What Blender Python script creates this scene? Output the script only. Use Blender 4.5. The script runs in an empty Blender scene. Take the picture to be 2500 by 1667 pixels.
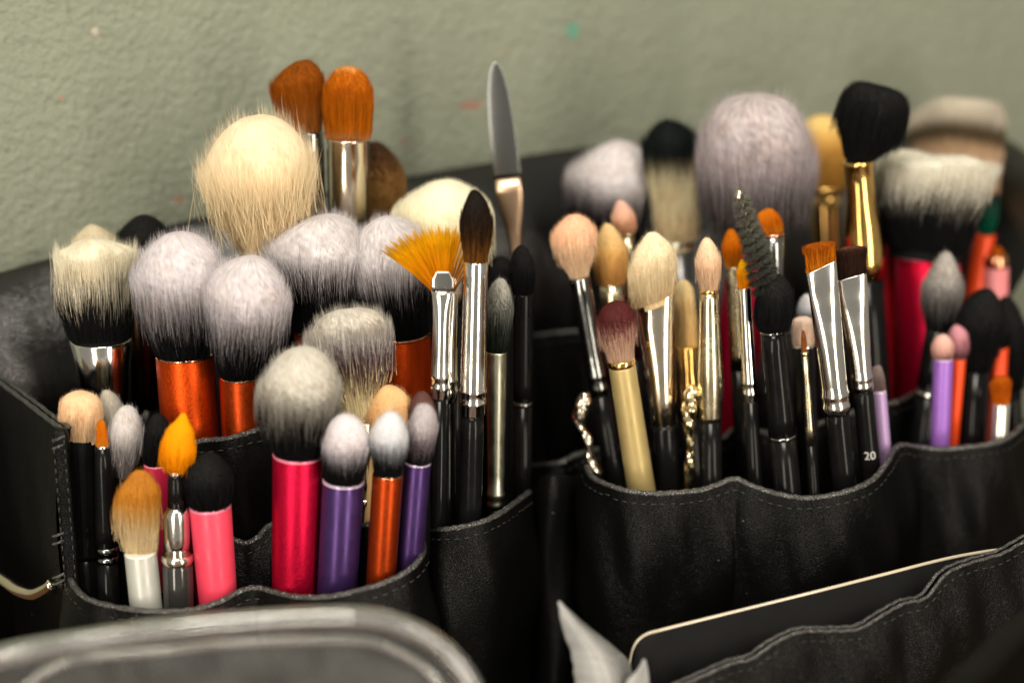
import bpy, math, random
import numpy as np
from mathutils import Vector

random.seed(7)
rng = np.random.default_rng(7)
scene = bpy.context.scene
COL = scene.collection

# ------------------------------------------------------------------ camera
CAM_Z, PITCH, LENS = 0.33, math.radians(17.0), 60.0
cam_data = bpy.data.cameras.new('camera')
cam = bpy.data.objects.new('camera', cam_data)
COL.objects.link(cam)
cam.location = (0, 0, CAM_Z)
cam.rotation_euler = (math.pi / 2 - PITCH, 0, 0)
cam_data.lens, cam_data.sensor_width = LENS, 36.0
cam_data.clip_start, cam_data.clip_end = 0.01, 20.0
cam_data.dof.use_dof = True
cam_data.dof.focus_distance = 0.606
cam_data.dof.aperture_fstop = 3.2
cam_data.dof.aperture_blades = 0
scene.camera = cam

# ------------------------------------------------------------------ world and lamps
world = bpy.data.worlds.new('World')
scene.world = world
world.use_nodes = True
bg = world.node_tree.nodes['Background']
bg.inputs['Color'].default_value = (1.0, 0.93, 0.80, 1)
bg.inputs['Strength'].default_value = 0.22

def area_lamp(name, loc, target, sx, sy, power, color):
    d = bpy.data.lights.new(name, 'AREA')
    d.shape, d.size, d.size_y, d.energy, d.color = 'RECTANGLE', sx, sy, power, color
    o = bpy.data.objects.new(name, d)
    COL.objects.link(o)
    o.location = loc
    o.rotation_euler = (Vector(target) - Vector(loc)).to_track_quat('-Z', 'Y').to_euler()
    return o

area_lamp('tall_lamp', (-0.46, -0.50, 0.42), (-0.05, 0.62, 0.16), 0.22, 1.5, 10.0, (1.0, 0.90, 0.77))
area_lamp('tall_lamp', (0.66, -0.30, 0.42), (0.08, 0.66, 0.16), 0.16, 1.5, 9.5, (1.0, 0.88, 0.74))
area_lamp('ceiling_lamp', (-0.06, 0.10, 1.22), (0.02, 0.64, 0.15), 0.40, 0.26, 7.5, (1.0, 0.92, 0.80))

vs = scene.view_settings
vs.view_transform, vs.look, vs.exposure, vs.gamma = 'Standard', 'None', 0.35, 1.0
vs.use_curve_mapping = False
scene.render.engine = 'CYCLES'
scene.cycles.use_denoising = True
scene.cycles.max_bounces = 8
scene.cycles.transparent_max_bounces = 12
scene.cycles.caustics_reflective = False
scene.cycles.caustics_refractive = False

# ------------------------------------------------------------------ picture point -> place
FPX = LENS / 36.0 * 2500.0
CP, SP = math.cos(PITCH), math.sin(PITCH)
CAM = np.array((0.0, 0.0, CAM_Z))
FWD = np.array((0.0, CP, -SP))

def at(px, py, Y):
    """the point at distance Y in front of the camera that the photograph shows at (px, py)"""
    u, v = (px - 1250.0) / FPX, (833.5 - py) / FPX
    d = np.array((u, CP + v * SP, -SP + v * CP))
    return CAM + d * (Y / d[1])

def mpp(p):
    return float(np.dot(np.asarray(p) - CAM, FWD)) / FPX

def smooth(a, b, x):
    t = np.clip((x - a) / (b - a), 0, 1)
    return t * t * (3 - 2 * t)

# ------------------------------------------------------------------ materials
MATS = {}
def new_mat(name):
    m = bpy.data.materials.new(name)
    m.use_nodes = True
    nt = m.node_tree
    return m, nt, nt.nodes['Principled BSDF']

def plain(name, color, rough=0.4, metal=0.0, spec=0.5, coat=0.0, noise=0.0, bump=0.0, bscale=400.0, trans=0.0, alpha=1.0, ior=1.45, rvar=0.1, nscale=180.0):
    if name in MATS:
        return MATS[name]
    m, nt, p = new_mat(name)
    p.inputs['Base Color'].default_value = (*color, 1)
    p.inputs['Roughness'].default_value = rough
    p.inputs['Metallic'].default_value = metal
    p.inputs['Specular IOR Level'].default_value = spec
    p.inputs['Coat Weight'].default_value = coat
    p.inputs['Coat Roughness'].default_value = 0.08
    p.inputs['Transmission Weight'].default_value = trans
    p.inputs['Alpha'].default_value = alpha
    p.inputs['IOR'].default_value = ior
    tc = nt.nodes.new('ShaderNodeTexCoord')
    if noise:
        n = nt.nodes.new('ShaderNodeTexNoise')
        n.inputs['Scale'].default_value = nscale
        n.inputs['Detail'].default_value = 6.0
        nt.links.new(tc.outputs['Object'], n.inputs['Vector'])
        mx = nt.nodes.new('ShaderNodeMix'); mx.data_type = 'RGBA'
        mx.inputs['A'].default_value = (*[c * (1 - noise) for c in color], 1)
        mx.inputs['B'].default_value = (*[min(1, c * (1 + noise) + 0.01 * noise) for c in color], 1)
        nt.links.new(n.outputs['Fac'], mx.inputs['Factor'])
        nt.links.new(mx.outputs['Result'], p.inputs['Base Color'])
        mr = nt.nodes.new('ShaderNodeMapRange')
        mr.inputs['From Min'].default_value, mr.inputs['From Max'].default_value = 0.3, 0.7
        mr.inputs['To Min'].default_value, mr.inputs['To Max'].default_value = max(0.02, rough - rvar), rough + rvar
        nt.links.new(n.outputs['Fac'], mr.inputs['Value'])
        nt.links.new(mr.outputs['Result'], p.inputs['Roughness'])
    if bump:
        n2 = nt.nodes.new('ShaderNodeTexNoise')
        n2.inputs['Scale'].default_value = bscale
        n2.inputs['Detail'].default_value = 3.0
        nt.links.new(tc.outputs['Object'], n2.inputs['Vector'])
        b = nt.nodes.new('ShaderNodeBump')
        b.inputs['Strength'].default_value = bump
        b.inputs['Distance'].default_value = 0.0004
        nt.links.new(n2.outputs['Fac'], b.inputs['Height'])
        nt.links.new(b.outputs['Normal'], p.inputs['Normal'])
    MATS[name] = m
    return m

def hair_mat(name, stops, jag=0.1, var=0.18, rough=0.55):
    m, nt, p = new_mat(name)
    a = nt.nodes.new('ShaderNodeAttribute'); a.attribute_name = 'tpos'
    r = nt.nodes.new('ShaderNodeAttribute'); r.attribute_name = 'rnd'
    ma = nt.nodes.new('ShaderNodeMath'); ma.operation = 'MULTIPLY_ADD'
    nt.links.new(r.outputs['Fac'], ma.inputs[0])
    ma.inputs[1].default_value = jag
    ad = nt.nodes.new('ShaderNodeMath'); ad.operation = 'SUBTRACT'
    nt.links.new(a.outputs['Fac'], ad.inputs[0]); ad.inputs[1].default_value = jag * 0.5
    nt.links.new(ad.outputs[0], ma.inputs[2])
    cr = nt.nodes.new('ShaderNodeValToRGB')
    el = cr.color_ramp.elements
    while len(el) < len(stops):
        el.new(0.5)
    for e, (t, c) in zip(el, stops):
        e.position = t
        lum = 0.3 * c[0] + 0.6 * c[1] + 0.1 * c[2]
        e.color = (*[min(0.96, max(0.002, lum + (v - lum) * 1.12) * 1.06) for v in c], 1)
    nt.links.new(ma.outputs[0], cr.inputs['Fac'])
    mr = nt.nodes.new('ShaderNodeMapRange')
    mr.inputs['To Min'].default_value, mr.inputs['To Max'].default_value = 0.86 - var * 1.3, 1.06 + var * 0.5
    r2 = nt.nodes.new('ShaderNodeAttribute'); r2.attribute_name = 'rnd2'
    nt.links.new(r2.outputs['Fac'], mr.inputs['Value'])
    mx = nt.nodes.new('ShaderNodeVectorMath'); mx.operation = 'SCALE'
    nt.links.new(cr.outputs['Color'], mx.inputs[0])
    nt.links.new(mr.outputs['Result'], mx.inputs['Scale'])
    tcn = nt.nodes.new('ShaderNodeTexCoord')
    st = nt.nodes.new('ShaderNodeTexNoise'); st.inputs['Scale'].default_value = 130.0; st.inputs['Detail'].default_value = 4.0
    nt.links.new(tcn.outputs['Object'], st.inputs['Vector'])
    sr = nt.nodes.new('ShaderNodeMapRange'); sr.inputs['From Min'].default_value = 0.48; sr.inputs['From Max'].default_value = 0.72; sr.inputs['To Max'].default_value = 0.40
    nt.links.new(st.outputs['Fac'], sr.inputs['Value'])
    sm = nt.nodes.new('ShaderNodeMix'); sm.data_type = 'RGBA'; sm.blend_type = 'MULTIPLY'
    nt.links.new(sr.outputs['Result'], sm.inputs['Factor']); nt.links.new(mx.outputs['Vector'], sm.inputs['A'])
    sm.inputs['B'].default_value = (0.88, 0.76, 0.66, 1)
    nt.links.new(sm.outputs['Result'], p.inputs['Base Color'])
    p.inputs['Roughness'].default_value = 0.7
    p.inputs['Specular IOR Level'].default_value = 0.07
    tr = nt.nodes.new('ShaderNodeBsdfTranslucent')
    nt.links.new(sm.outputs['Result'], tr.inputs['Color'])
    ms = nt.nodes.new('ShaderNodeMixShader'); ms.inputs[0].default_value = 0.10
    nt.links.new(p.outputs[0], ms.inputs[1]); nt.links.new(tr.outputs[0], ms.inputs[2])
    nt.links.new(ms.outputs[0], nt.nodes['Material Output'].inputs['Surface'])
    return m

def leather(name, color=(0.0028, 0.0029, 0.0027), rough=0.36, grain=0.5, scale=620.0, spec=0.3):
    m, nt, p = new_mat(name)
    tc = nt.nodes.new('ShaderNodeTexCoord')
    v = nt.nodes.new('ShaderNodeTexVoronoi'); v.feature = 'DISTANCE_TO_EDGE'
    v.inputs['Scale'].default_value = scale
    wv = nt.nodes.new('ShaderNodeTexNoise'); wv.inputs['Scale'].default_value = 260.0
    ad = nt.nodes.new('ShaderNodeMix'); ad.data_type = 'VECTOR'; ad.inputs['Factor'].default_value = 0.004
    nt.links.new(tc.outputs['Object'], wv.inputs['Vector'])
    nt.links.new(tc.outputs['Object'], ad.inputs['A']); nt.links.new(wv.outputs['Color'], ad.inputs['B'])
    nt.links.new(ad.outputs['Result'], v.inputs['Vector'])
    mr = nt.nodes.new('ShaderNodeMapRange'); mr.inputs['From Max'].default_value = 0.22
    nt.links.new(v.outputs['Distance'], mr.inputs['Value'])
    n = nt.nodes.new('ShaderNodeTexNoise'); n.inputs['Scale'].default_value = 38.0; n.inputs['Detail'].default_value = 5.0
    nt.links.new(tc.outputs['Object'], n.inputs['Vector'])
    b1 = nt.nodes.new('ShaderNodeBump'); b1.inputs['Strength'].default_value = grain; b1.inputs['Distance'].default_value = 0.00025
    nt.links.new(mr.outputs['Result'], b1.inputs['Height'])
    b2 = nt.nodes.new('ShaderNodeBump'); b2.inputs['Strength'].default_value = 0.07; b2.inputs['Distance'].default_value = 0.003
    nt.links.new(n.outputs['Fac'], b2.inputs['Height']); nt.links.new(b1.outputs['Normal'], b2.inputs['Normal'])
    nt.links.new(b2.outputs['Normal'], p.inputs['Normal'])
    # dust and scuffs
    n3 = nt.nodes.new('ShaderNodeTexNoise'); n3.inputs['Scale'].default_value = 420.0; n3.inputs['Detail'].default_value = 2.0
    nt.links.new(tc.outputs['Object'], n3.inputs['Vector'])
    r3 = nt.nodes.new('ShaderNodeMapRange'); r3.inputs['From Min'].default_value = 0.76; r3.inputs['From Max'].default_value = 0.84
    nt.links.new(n3.outputs['Fac'], r3.inputs['Value'])
    mx = nt.nodes.new('ShaderNodeMix'); mx.data_type = 'RGBA'
    mx.inputs['A'].default_value = (*color, 1); mx.inputs['B'].default_value = (0.10, 0.095, 0.085, 1)
    nt.links.new(r3.outputs['Result'], mx.inputs['Factor']); nt.links.new(mx.outputs['Result'], p.inputs['Base Color'])
    r4 = nt.nodes.new('ShaderNodeMapRange'); r4.inputs['To Min'].default_value = rough - 0.03; r4.inputs['To Max'].default_value = rough + 0.05
    nt.links.new(n.outputs['Fac'], r4.inputs['Value']); nt.links.new(r4.outputs['Result'], p.inputs['Roughness'])
    p.inputs['Specular IOR Level'].default_value = spec
    return m

LEATHER = leather('black_leather', rough=0.34, spec=0.13, grain=0.35, scale=1100.0)
FLAPL = leather('shiny_black_leather', (0.004, 0.004, 0.0038), 0.28, 0.22, 1200.0, spec=0.65)
EDGE = leather('leather_edge', (0.040, 0.040, 0.037), 0.28, 0.8, 900.0, spec=0.9)  # worn edge, with the rim highlights put into its paler base colour
THREAD = plain('black_thread', (0.024, 0.024, 0.022), 0.45)
CHROME = plain('chrome', (0.80, 0.78, 0.73), 0.13, 1.0, noise=0.04, rvar=0.05)
CHROME_W = plain('warm_chrome', (0.80, 0.70, 0.56), 0.15, 1.0, noise=0.05, rvar=0.05)
DARKCHROME = plain('dark_chrome', (0.30, 0.31, 0.30), 0.16, 1.0, noise=0.05, rvar=0.05)
GOLD = plain('polished_gold', (0.88, 0.56, 0.18), 0.14, 1.0, noise=0.05, rvar=0.05)
CHAMP = plain('champagne_metal', (0.70, 0.62, 0.42), 0.24, 1.0, noise=0.06)
SATIN = plain('satin_champagne', (0.62, 0.62, 0.48), 0.34, 1.0, noise=0.06)
COPPER = plain('copper', (0.75, 0.36, 0.20), 0.2, 1.0)
BLACKP = plain('black_lacquer', (0.004, 0.004, 0.004), 0.17, 0.0, 0.20, noise=0.3, rvar=0.04)
BLACKM = plain('black_satin', (0.010, 0.010, 0.010), 0.38, noise=0.3)
ORANGE = plain('orange_metallic_paint', (0.50, 0.050, 0.002), 0.40, 0.85, spec=0.3, noise=0.30, nscale=1100.0, bump=0.15, bscale=1500)
ORANGE2 = plain('burnt_orange_paint', (0.33, 0.036, 0.002), 0.38, 0.8, spec=0.3, noise=0.30, nscale=1100.0, bump=0.1, bscale=1500)
REDOR = plain('red_orange_paint', (0.80, 0.07, 0.01), 0.4, 0.2, noise=0.1)
MAGENTA = plain('magenta_metallic_paint', (0.50, 0.002, 0.034), 0.40, 0.75, spec=0.25, noise=0.30, nscale=1100.0, bump=0.15, bscale=1500)
PINK = plain('coral_pink_plastic', (0.80, 0.055, 0.105), 0.42, noise=0.05)
PINKD = plain('deep_pink_plastic', (0.60, 0.02, 0.07), 0.35, noise=0.05)
PURPLE = plain('violet_metallic_paint', (0.055, 0.025, 0.115), 0.34, 0.6, spec=0.4, noise=0.10)
PURPLE2 = plain('purple_paint', (0.30, 0.13, 0.50), 0.36, 0.2, noise=0.08)
LILAC = plain('lilac_paint', (0.46, 0.31, 0.56), 0.38, 0.2, noise=0.08)
LILACRIM = plain('pale_lilac_rim', (0.62, 0.50, 0.66), 0.25, 0.3)
PINKRIM = plain('pale_pink_rim', (0.85, 0.25, 0.36), 0.3, 0.2)
SILVERP = plain('silver_grey_paint', (0.50, 0.51, 0.46), 0.42, 0.25, noise=0.05)
KHAKI = plain('khaki_gold_paint', (0.47, 0.36, 0.15), 0.42, 0.35, noise=0.06)
PEACHP = plain('peach_plastic', (0.80, 0.50, 0.22), 0.4, noise=0.05)
TUBE = plain('smoky_clear_plastic', (0.03, 0.03, 0.028), 0.08, 0.0, 0.6, coat=0.6)
CRYSTAL = plain('glitter_gold', (0.90, 0.70, 0.42), 0.16, 1.0, noise=0.25, rvar=0.1)
CRYSTAL2 = plain('glitter_silver', (0.86, 0.76, 0.60), 0.16, 1.0, noise=0.25, rvar=0.1)
BLADE = plain('brushed_steel', (0.19, 0.195, 0.19), 0.26, 1.0)
WHITEPRINT = plain('white_print', (0.55, 0.55, 0.52), 0.5)

# ------------------------------------------------------------------ mesh helpers
def set_props(o, label=None, cat=None, group=None, kind=None):
    for k, v in (('label', label), ('category', cat), ('group', group), ('kind', kind)):
        if v:
            o[k] = v
    return o

def empty(name, loc):
    o = bpy.data.objects.new(name, None)
    o.empty_display_size = 0.01
    COL.objects.link(o)
    o.location = loc
    return o

def origin_of(parent):
    v = np.zeros(3)
    while parent is not None:
        v = v + np.array(parent.location)
        parent = parent.parent
    return v

def mesh_obj(name, verts, faces, mat, parent=None, smooth_=True, loc=None):
    verts = np.asarray(verts, float)
    if loc is None:
        loc = np.zeros(3)
    off = origin_of(parent) + np.asarray(loc)
    me = bpy.data.meshes.new(name)
    me.from_pydata((verts - off).tolist(), [], faces)
    if smooth_:
        me.polygons.foreach_set('use_smooth', np.ones(len(me.polygons), bool))
    me.materials.append(mat)
    me.update()
    o = bpy.data.objects.new(name, me)
    COL.objects.link(o)
    o.location = loc
    o.parent = parent
    return o

def grid_faces(nr, nc, closed=False, base=0):
    f = []
    for i in range(nr - 1):
        for j in range(nc if closed else nc - 1):
            k = (j + 1) % nc
            f.append((base + i * nc + j, base + i * nc + k, base + (i + 1) * nc + k, base + (i + 1) * nc + j))
    return f

def frame_of(a):
    a = a / np.linalg.norm(a)
    r = np.array((1.0, 0, 0)); r = r - a * np.dot(r, a); r /= np.linalg.norm(r)
    f = np.cross(r, a); f /= np.linalg.norm(f)
    if f[1] > 0:
        f = -f
    return a, r, f

def lathe(centers, hr, hf, r, f, n=40, caps=True, sq=None, shear=None, axis=None, phase=None):
    """rings of half-widths hr (sideways) and hf (towards the camera) about the centres"""
    ang = np.linspace(0, 2 * math.pi, n, endpoint=False)
    ca, sa = np.cos(ang), np.sin(ang)
    V = []
    for i, c in enumerate(centers):
        e = 1.0 if sq is None else sq[i]
        x = np.sign(ca) * np.abs(ca) ** e
        y = np.sign(sa) * np.abs(sa) ** e
        ring = c + np.outer(x * hr[i], r) + np.outer(y * hf[i], f)
        if shear is not None and shear[i]:
            ring = ring + np.outer(x * hr[i] * shear[i], axis)
        V.append(ring)
    F = grid_faces(len(centers), n, True)
    V = np.concatenate(V)
    if caps:
        F.append(tuple(range(n - 1, -1, -1)))
        F.append(tuple(range((len(centers) - 1) * n, len(centers) * n)))
    return V, F

def catmull(pts, per=8):
    P = np.asarray(pts, float)
    P = np.vstack([2 * P[0] - P[1], P, 2 * P[-1] - P[-2]])
    out = []
    for i in range(1, len(P) - 2):
        for k in range(per):
            t = k / per
            out.append(0.5 * ((2 * P[i]) + (-P[i - 1] + P[i + 1]) * t + (2 * P[i - 1] - 5 * P[i] + 4 * P[i + 1] - P[i + 2]) * t * t
                              + (-P[i - 1] + 3 * P[i] - 3 * P[i + 1] + P[i + 2]) * t ** 3))
    out.append(P[-2])
    return np.array(out)

def tube(path, rad, n=10, squash=1.0, wob=0.0):
    path = np.asarray(path)
    rad = np.broadcast_to(np.asarray(rad, float), (len(path),))
    tan = np.gradient(path, axis=0)
    tan /= np.linalg.norm(tan, axis=1)[:, None] + 1e-12
    up = np.array((0.02, -0.35, 0.93)); V = []
    ang = np.linspace(0, 2 * math.pi, n, endpoint=False)
    for i in range(len(path)):
        s = np.cross(tan[i], up); s /= np.linalg.norm(s) + 1e-12
        u = np.cross(s, tan[i])
        k = rad[i] * (1 + wob * rng.normal())
        V.append(path[i] + np.outer(np.cos(ang) * k, s) + np.outer(np.sin(ang) * k * squash, u))
    F = grid_faces(len(path), n, True)
    F.append(tuple(range(n - 1, -1, -1)))
    F.append(tuple(range((len(path) - 1) * n, len(path) * n)))
    return np.concatenate(V), F

# strands: three-sided tapering hairs, all of one brush head in one mesh
def strand_arrays(P, rad):
    """P: (N,K,3) centre lines, rad: (N,) -> verts (N,3(K-1)+1,3), tri/quad index arrays"""
    N, K, _ = P.shape
    tan = P[:, -1] - P[:, 0]
    tan /= np.linalg.norm(tan, axis=1)[:, None] + 1e-12
    ref = rng.normal(size=(N, 3))
    s = np.cross(tan, ref); s /= np.linalg.norm(s, axis=1)[:, None] + 1e-12
    u = np.cross(tan, s)
    taper = np.linspace(1.0, 0.55, K - 1)
    rings = []
    for k in range(K - 1):
        for j in range(3):
            a = 2 * math.pi * j / 3
            rings.append(P[:, k] + (math.cos(a) * s + math.sin(a) * u) * (rad * taper[k])[:, None])
    rings.append(P[:, -1])
    V = np.stack(rings, 1)
    nv = 3 * (K - 1) + 1
    quads, tris = [], []
    for k in range(K - 2):
        for j in range(3):
            j2 = (j + 1) % 3
            quads.append((3 * k + j, 3 * k + j2, 3 * k + 3 + j2, 3 * k + 3 + j))
    for j in range(3):
        tris.append((3 * (K - 2) + j, 3 * (K - 2) + (j + 1) % 3, nv - 1))
    base = (np.arange(N) * nv)[:, None, None]
    q = (np.array(quads)[None] + base).reshape(-1, 4)
    t = (np.array(tris)[None] + base).reshape(-1, 3)
    return V.reshape(-1, 3), q, t, nv

def fast_mesh(name, V, q, t, attrs, mat, parent):
    V = V - origin_of(parent)
    me = bpy.data.meshes.new(name)
    me.vertices.add(len(V)); me.vertices.foreach_set('co', V.astype(np.float32).ravel())
    nl = q.size + t.size
    me.loops.add(nl)
    me.loops.foreach_set('vertex_index', np.concatenate([q.ravel(), t.ravel()]).astype(np.int32))
    me.polygons.add(len(q) + len(t))
    st = np.concatenate([np.arange(len(q)) * 4, q.size + np.arange(len(t)) * 3]).astype(np.int32)
    me.polygons.foreach_set('loop_start', st)
    me.polygons.foreach_set('use_smooth', np.ones(len(q) + len(t), bool))
    for k, a in attrs.items():
        at_ = me.attributes.new(k, 'FLOAT', 'POINT')
        at_.data.foreach_set('value', a.astype(np.float32))
    me.update(calc_edges=True)
    me.validate()
    me.materials.append(mat)
    o = bpy.data.objects.new(name, me)
    COL.objects.link(o)
    o.parent = parent
    return o

def clump(phi, rho, seed, k=1.0):
    """uneven tufts: a value that varies over the cross-section of a bundle"""
    r = np.random.default_rng(seed)
    x, y = rho * np.cos(phi), rho * np.sin(phi)
    v = np.zeros_like(phi)
    for i in range(9):
        fr = r.uniform(5, 26) * k; a = r.uniform(0, 6.28)
        v += np.sin((x * math.cos(a) + y * math.sin(a)) * fr + r.uniform(0, 6.28)) * r.uniform(0.4, 1.0)
    return v / 3.6

def tufts(x, y, z, seed, k=1.0):
    """uneven tufts over the surface of a head (x, y in -1..1, z along the head)"""
    r = np.random.default_rng(seed)
    v = np.zeros_like(x)
    for i in range(12):
        d = r.normal(size=3); d /= np.linalg.norm(d); d[2] *= 0.55
        v += np.sin((x * d[0] + y * d[1] + z * 2 * d[2]) * r.uniform(6, 24) * k + r.uniform(0, 6.28)) * r.uniform(0.4, 1.0)
    return v / 4.0

SEED = [100]
def bristles(root, neck, tip, prof, flat, mat, slant=0.0, count=None, fly=0.035, jagtip=0.05, rad=8.0e-5, curl=0.01, density=1.0, comb=0.3, warp=0.07):
    """a bundle of hairs: prof rows (t, left, right) in metres along neck->tip"""
    SEED[0] += 1; seed = SEED[0]
    ax = tip - neck; L = np.linalg.norm(ax); a, r, f = frame_of(ax)
    T = np.array([p[0] for p in prof]); Wl = np.array([p[1] for p in prof]); Wr = np.array([p[2] for p in prof])
    G = np.linspace(0, 1, 90)
    pw = 2.6 if max(Wl[-1], Wr[-1]) < 0.2 * max(Wl.max(), Wr.max()) else 9.0
    cap = np.sqrt(np.clip(1 - G ** pw, 0, 1))
    def spl(y):
        # divide the closing dome out, interpolate the rest smoothly, put the dome back
        q = y / np.sqrt(np.clip(1 - T ** pw, 1e-3, 1)); q[-1] = q[-2] * 0.9
        h = np.diff(T); dl = np.diff(q) / h; d = np.zeros_like(q)
        for k in range(1, len(q) - 1):
            d[k] = 0 if dl[k - 1] * dl[k] <= 0 else 2 * dl[k - 1] * dl[k] / (dl[k - 1] + dl[k])
        d[0], d[-1] = dl[0], dl[-1]
        k = np.clip(np.searchsorted(T, G, 'right') - 1, 0, len(T) - 2)
        s = (G - T[k]) / h[k]
        out = (2 * s**3 - 3 * s**2 + 1) * q[k] + (s**3 - 2 * s**2 + s) * h[k] * d[k] + (-2 * s**3 + 3 * s**2) * q[k + 1] + (s**3 - s**2) * h[k] * d[k + 1]
        return np.maximum(out * cap, 0)
    wl, wr = spl(Wl), spl(Wr)
    dd = flat * 0.5 * (wl + wr)
    d0 = 0.5 * (Wl[0] + Wr[0])
    def flow(w):
        k = int(np.argmax(w)); o = w.copy(); o[k:] = w[k]; return o
    fl, fr, fd = flow(wl), flow(wr), flow(dd)
    area = L * (np.mean(wl) + np.mean(wr)) / (1.5e-4 ** 2)
    N = int(np.clip(area * 0.16 * density, 500, 9500)) if count is None else count
    NC = int(N * comb * 0.8); NF = N - NC
    K = 4
    # combed hairs running from the root
    rho = np.sqrt(rng.uniform(0, 1, NC)); outer = rng.uniform(0, 1, NC) < 0.55
    rho[outer] = 0.90 + 0.10 * rng.uniform(0, 1, outer.sum())
    phi = rng.uniform(0, 2 * math.pi, NC)
    c, sn = np.cos(phi), np.sin(phi)
    side = c < 0
    FW = np.where(side[:, None], fl[None], fr[None]); W = np.where(side[:, None], wl[None], wr[None])
    ratio = rho[:, None] ** 2 * (c[:, None] ** 2 * (FW / (W + 1e-7)) ** 2 + sn[:, None] ** 2 * (fd / (dd + 1e-7))[None] ** 2)
    kmax = int(min(np.argmax(wl + wr), 78))
    over = ratio > 1.0; over[:, :kmax] = False
    over[:, -1] = True
    te = G[np.argmax(over, 1)]
    cl = clump(phi, rho, seed)
    te = np.clip(te * (1 + jagtip * (cl - 0.3)) + rng.normal(0, jagtip * 0.35, NC), 0.12, 1.04)
    ts = np.maximum(0.0, te - rng.uniform(0.5, 1.0, NC))
    P1 = np.zeros((NC, K, 3)); T1 = np.zeros((NC, K))
    ph_j = rng.normal(0, curl, (NC, 1)) * np.linspace(0, 1, K)[None] * 4
    out_j = (1 + np.abs(rng.normal(0, fly, (NC, 1))) * np.linspace(0, 1, K)[None] ** 2)
    for k in range(K):
        t = ts + (te - ts) * k / (K - 1)
        tc = np.clip(t, 0, 1)
        fL, fR, fD = np.interp(tc, G, fl), np.interp(tc, G, fr), np.interp(tc, G, fd)
        p_ = phi + ph_j[:, k] * 0.35
        x = rho * np.cos(p_) * np.where(side, fL, fR) * out_j[:, k]
        y = rho * np.sin(p_) * fD * out_j[:, k]
        wob = rng.normal(0, curl * d0 * 1.2, NC) * (k / (K - 1))
        P1[:, k] = neck + np.outer(t * L + slant * x * (1 - tc), a) + np.outer(x + wob, r) + np.outer(y, f)
        T1[:, k] = t
    # fur tips over the surface, each leaning up and a little out
    dWl, dWr = np.gradient(wl, G * L), np.gradient(wr, G * L)
    per = np.sqrt(1 + np.clip(0.5 * (dWl + dWr), -4, 4) ** 2) * (wl + wr + 2 * dd) + 1e-6
    cdf = np.cumsum(per); cdf /= cdf[-1]
    tt = np.interp(rng.uniform(0, 1, NF), cdf, G)
    ph2 = rng.uniform(0, 2 * math.pi, NF)
    cl2 = tufts(np.cos(ph2), np.sin(ph2), tt, seed)
    c2_, s2_ = np.cos(ph2), np.sin(ph2)
    left = c2_ < 0
    def wid(t):
        return np.where(left, np.interp(t, G, wl), np.interp(t, G, wr)), np.interp(t, G, dd)
    wt, dt = wid(tt)
    tuft = 1 + jagtip * (0.55 * cl2 + rng.normal(0, 0.5, NF))
    stray = rng.uniform(0, 1, NF) < 0.04
    tuft[stray] += np.abs(rng.normal(0, fly * 1.1, stray.sum()))
    x, y = c2_ * wt * tuft, s2_ * dt * tuft
    z = tt * L * (1 + (tuft - 1) * 0.6)
    slope = np.where(left, np.interp(tt, G, dWl), np.interp(tt, G, dWr))
    mx = max(wl.max(), wr.max())
    sp = np.where(slope > 0, np.clip(slope, 0, 1.2) + 0.06 + fly, (0.10 + fly * 1.5))
    lat = np.stack([x / (wt + 1e-6), y / (dt + 1e-6) * min(1.0, flat + 0.1)], 1) * np.where(slope > 0, 1.0, np.minimum(1.0, wt / mx))[:, None]
    dx, dy, dz = lat[:, 0] * sp + rng.normal(0, 0.05 + curl * 2, NF), lat[:, 1] * sp + rng.normal(0, 0.05 + curl * 2, NF), np.ones(NF)
    nn = np.sqrt(dx**2 + dy**2 + dz**2); dx, dy, dz = dx / nn, dy / nn, dz / nn
    ln = np.minimum(L * rng.uniform(0.16, 0.42, NF), z + 1e-4)
    P2 = np.zeros((NF, K, 3)); T2 = np.zeros((NF, K))
    bend = rng.normal(0, 0.02 + curl, (NF, 2)) * ln[:, None]
    for k in range(K):
        u = k / (K - 1); q_ = 1 - u
        zz = z - dz * ln * q_
        xx = x - dx * ln * q_ + bend[:, 0] * u * q_ * 2; yy = y - dy * ln * q_ + bend[:, 1] * u * q_ * 2
        tz = np.clip(zz / L, 0, 1)
        P2[:, k] = neck + np.outer(zz + slant * xx * (1 - tz), a) + np.outer(xx, r) + np.outer(yy, f)
        T2[:, k] = zz / L
    P = np.concatenate([P1, P2]); TP = np.concatenate([T1, T2])
    cl = np.concatenate([cl, cl2]); N = NC + NF
    rd = rad * rng.uniform(0.6, 1.25, N)
    V, q, t_, nv = strand_arrays(P, rd)
    tp = np.concatenate([np.repeat(TP[:, :-1], 3, axis=1), TP[:, -1:]], 1).ravel()
    rnd = np.clip(0.5 + 0.20 * cl + rng.normal(0, 0.26, N), 0, 1)
    rnd2 = np.clip(rng.normal(0.5, 0.30, N), 0, 1)
    A = {'tpos': tp, 'rnd': np.repeat(rnd, nv), 'rnd2': np.repeat(rnd2, nv)}
    # dense core
    n = 72; g2 = np.linspace(-0.09, 0.985, 40)
    ang = np.linspace(0, 2 * math.pi, n, endpoint=False)
    cx, sx = np.cos(ang), np.sin(ang)
    cv, ct, cr1, cr2 = [], [], [], []
    c1 = lambda: np.clip(rng.normal(0.5, 0.22, n), 0, 1)
    c2 = lambda: np.clip(rng.normal(0.45, 0.15, n), 0, 1)
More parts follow.
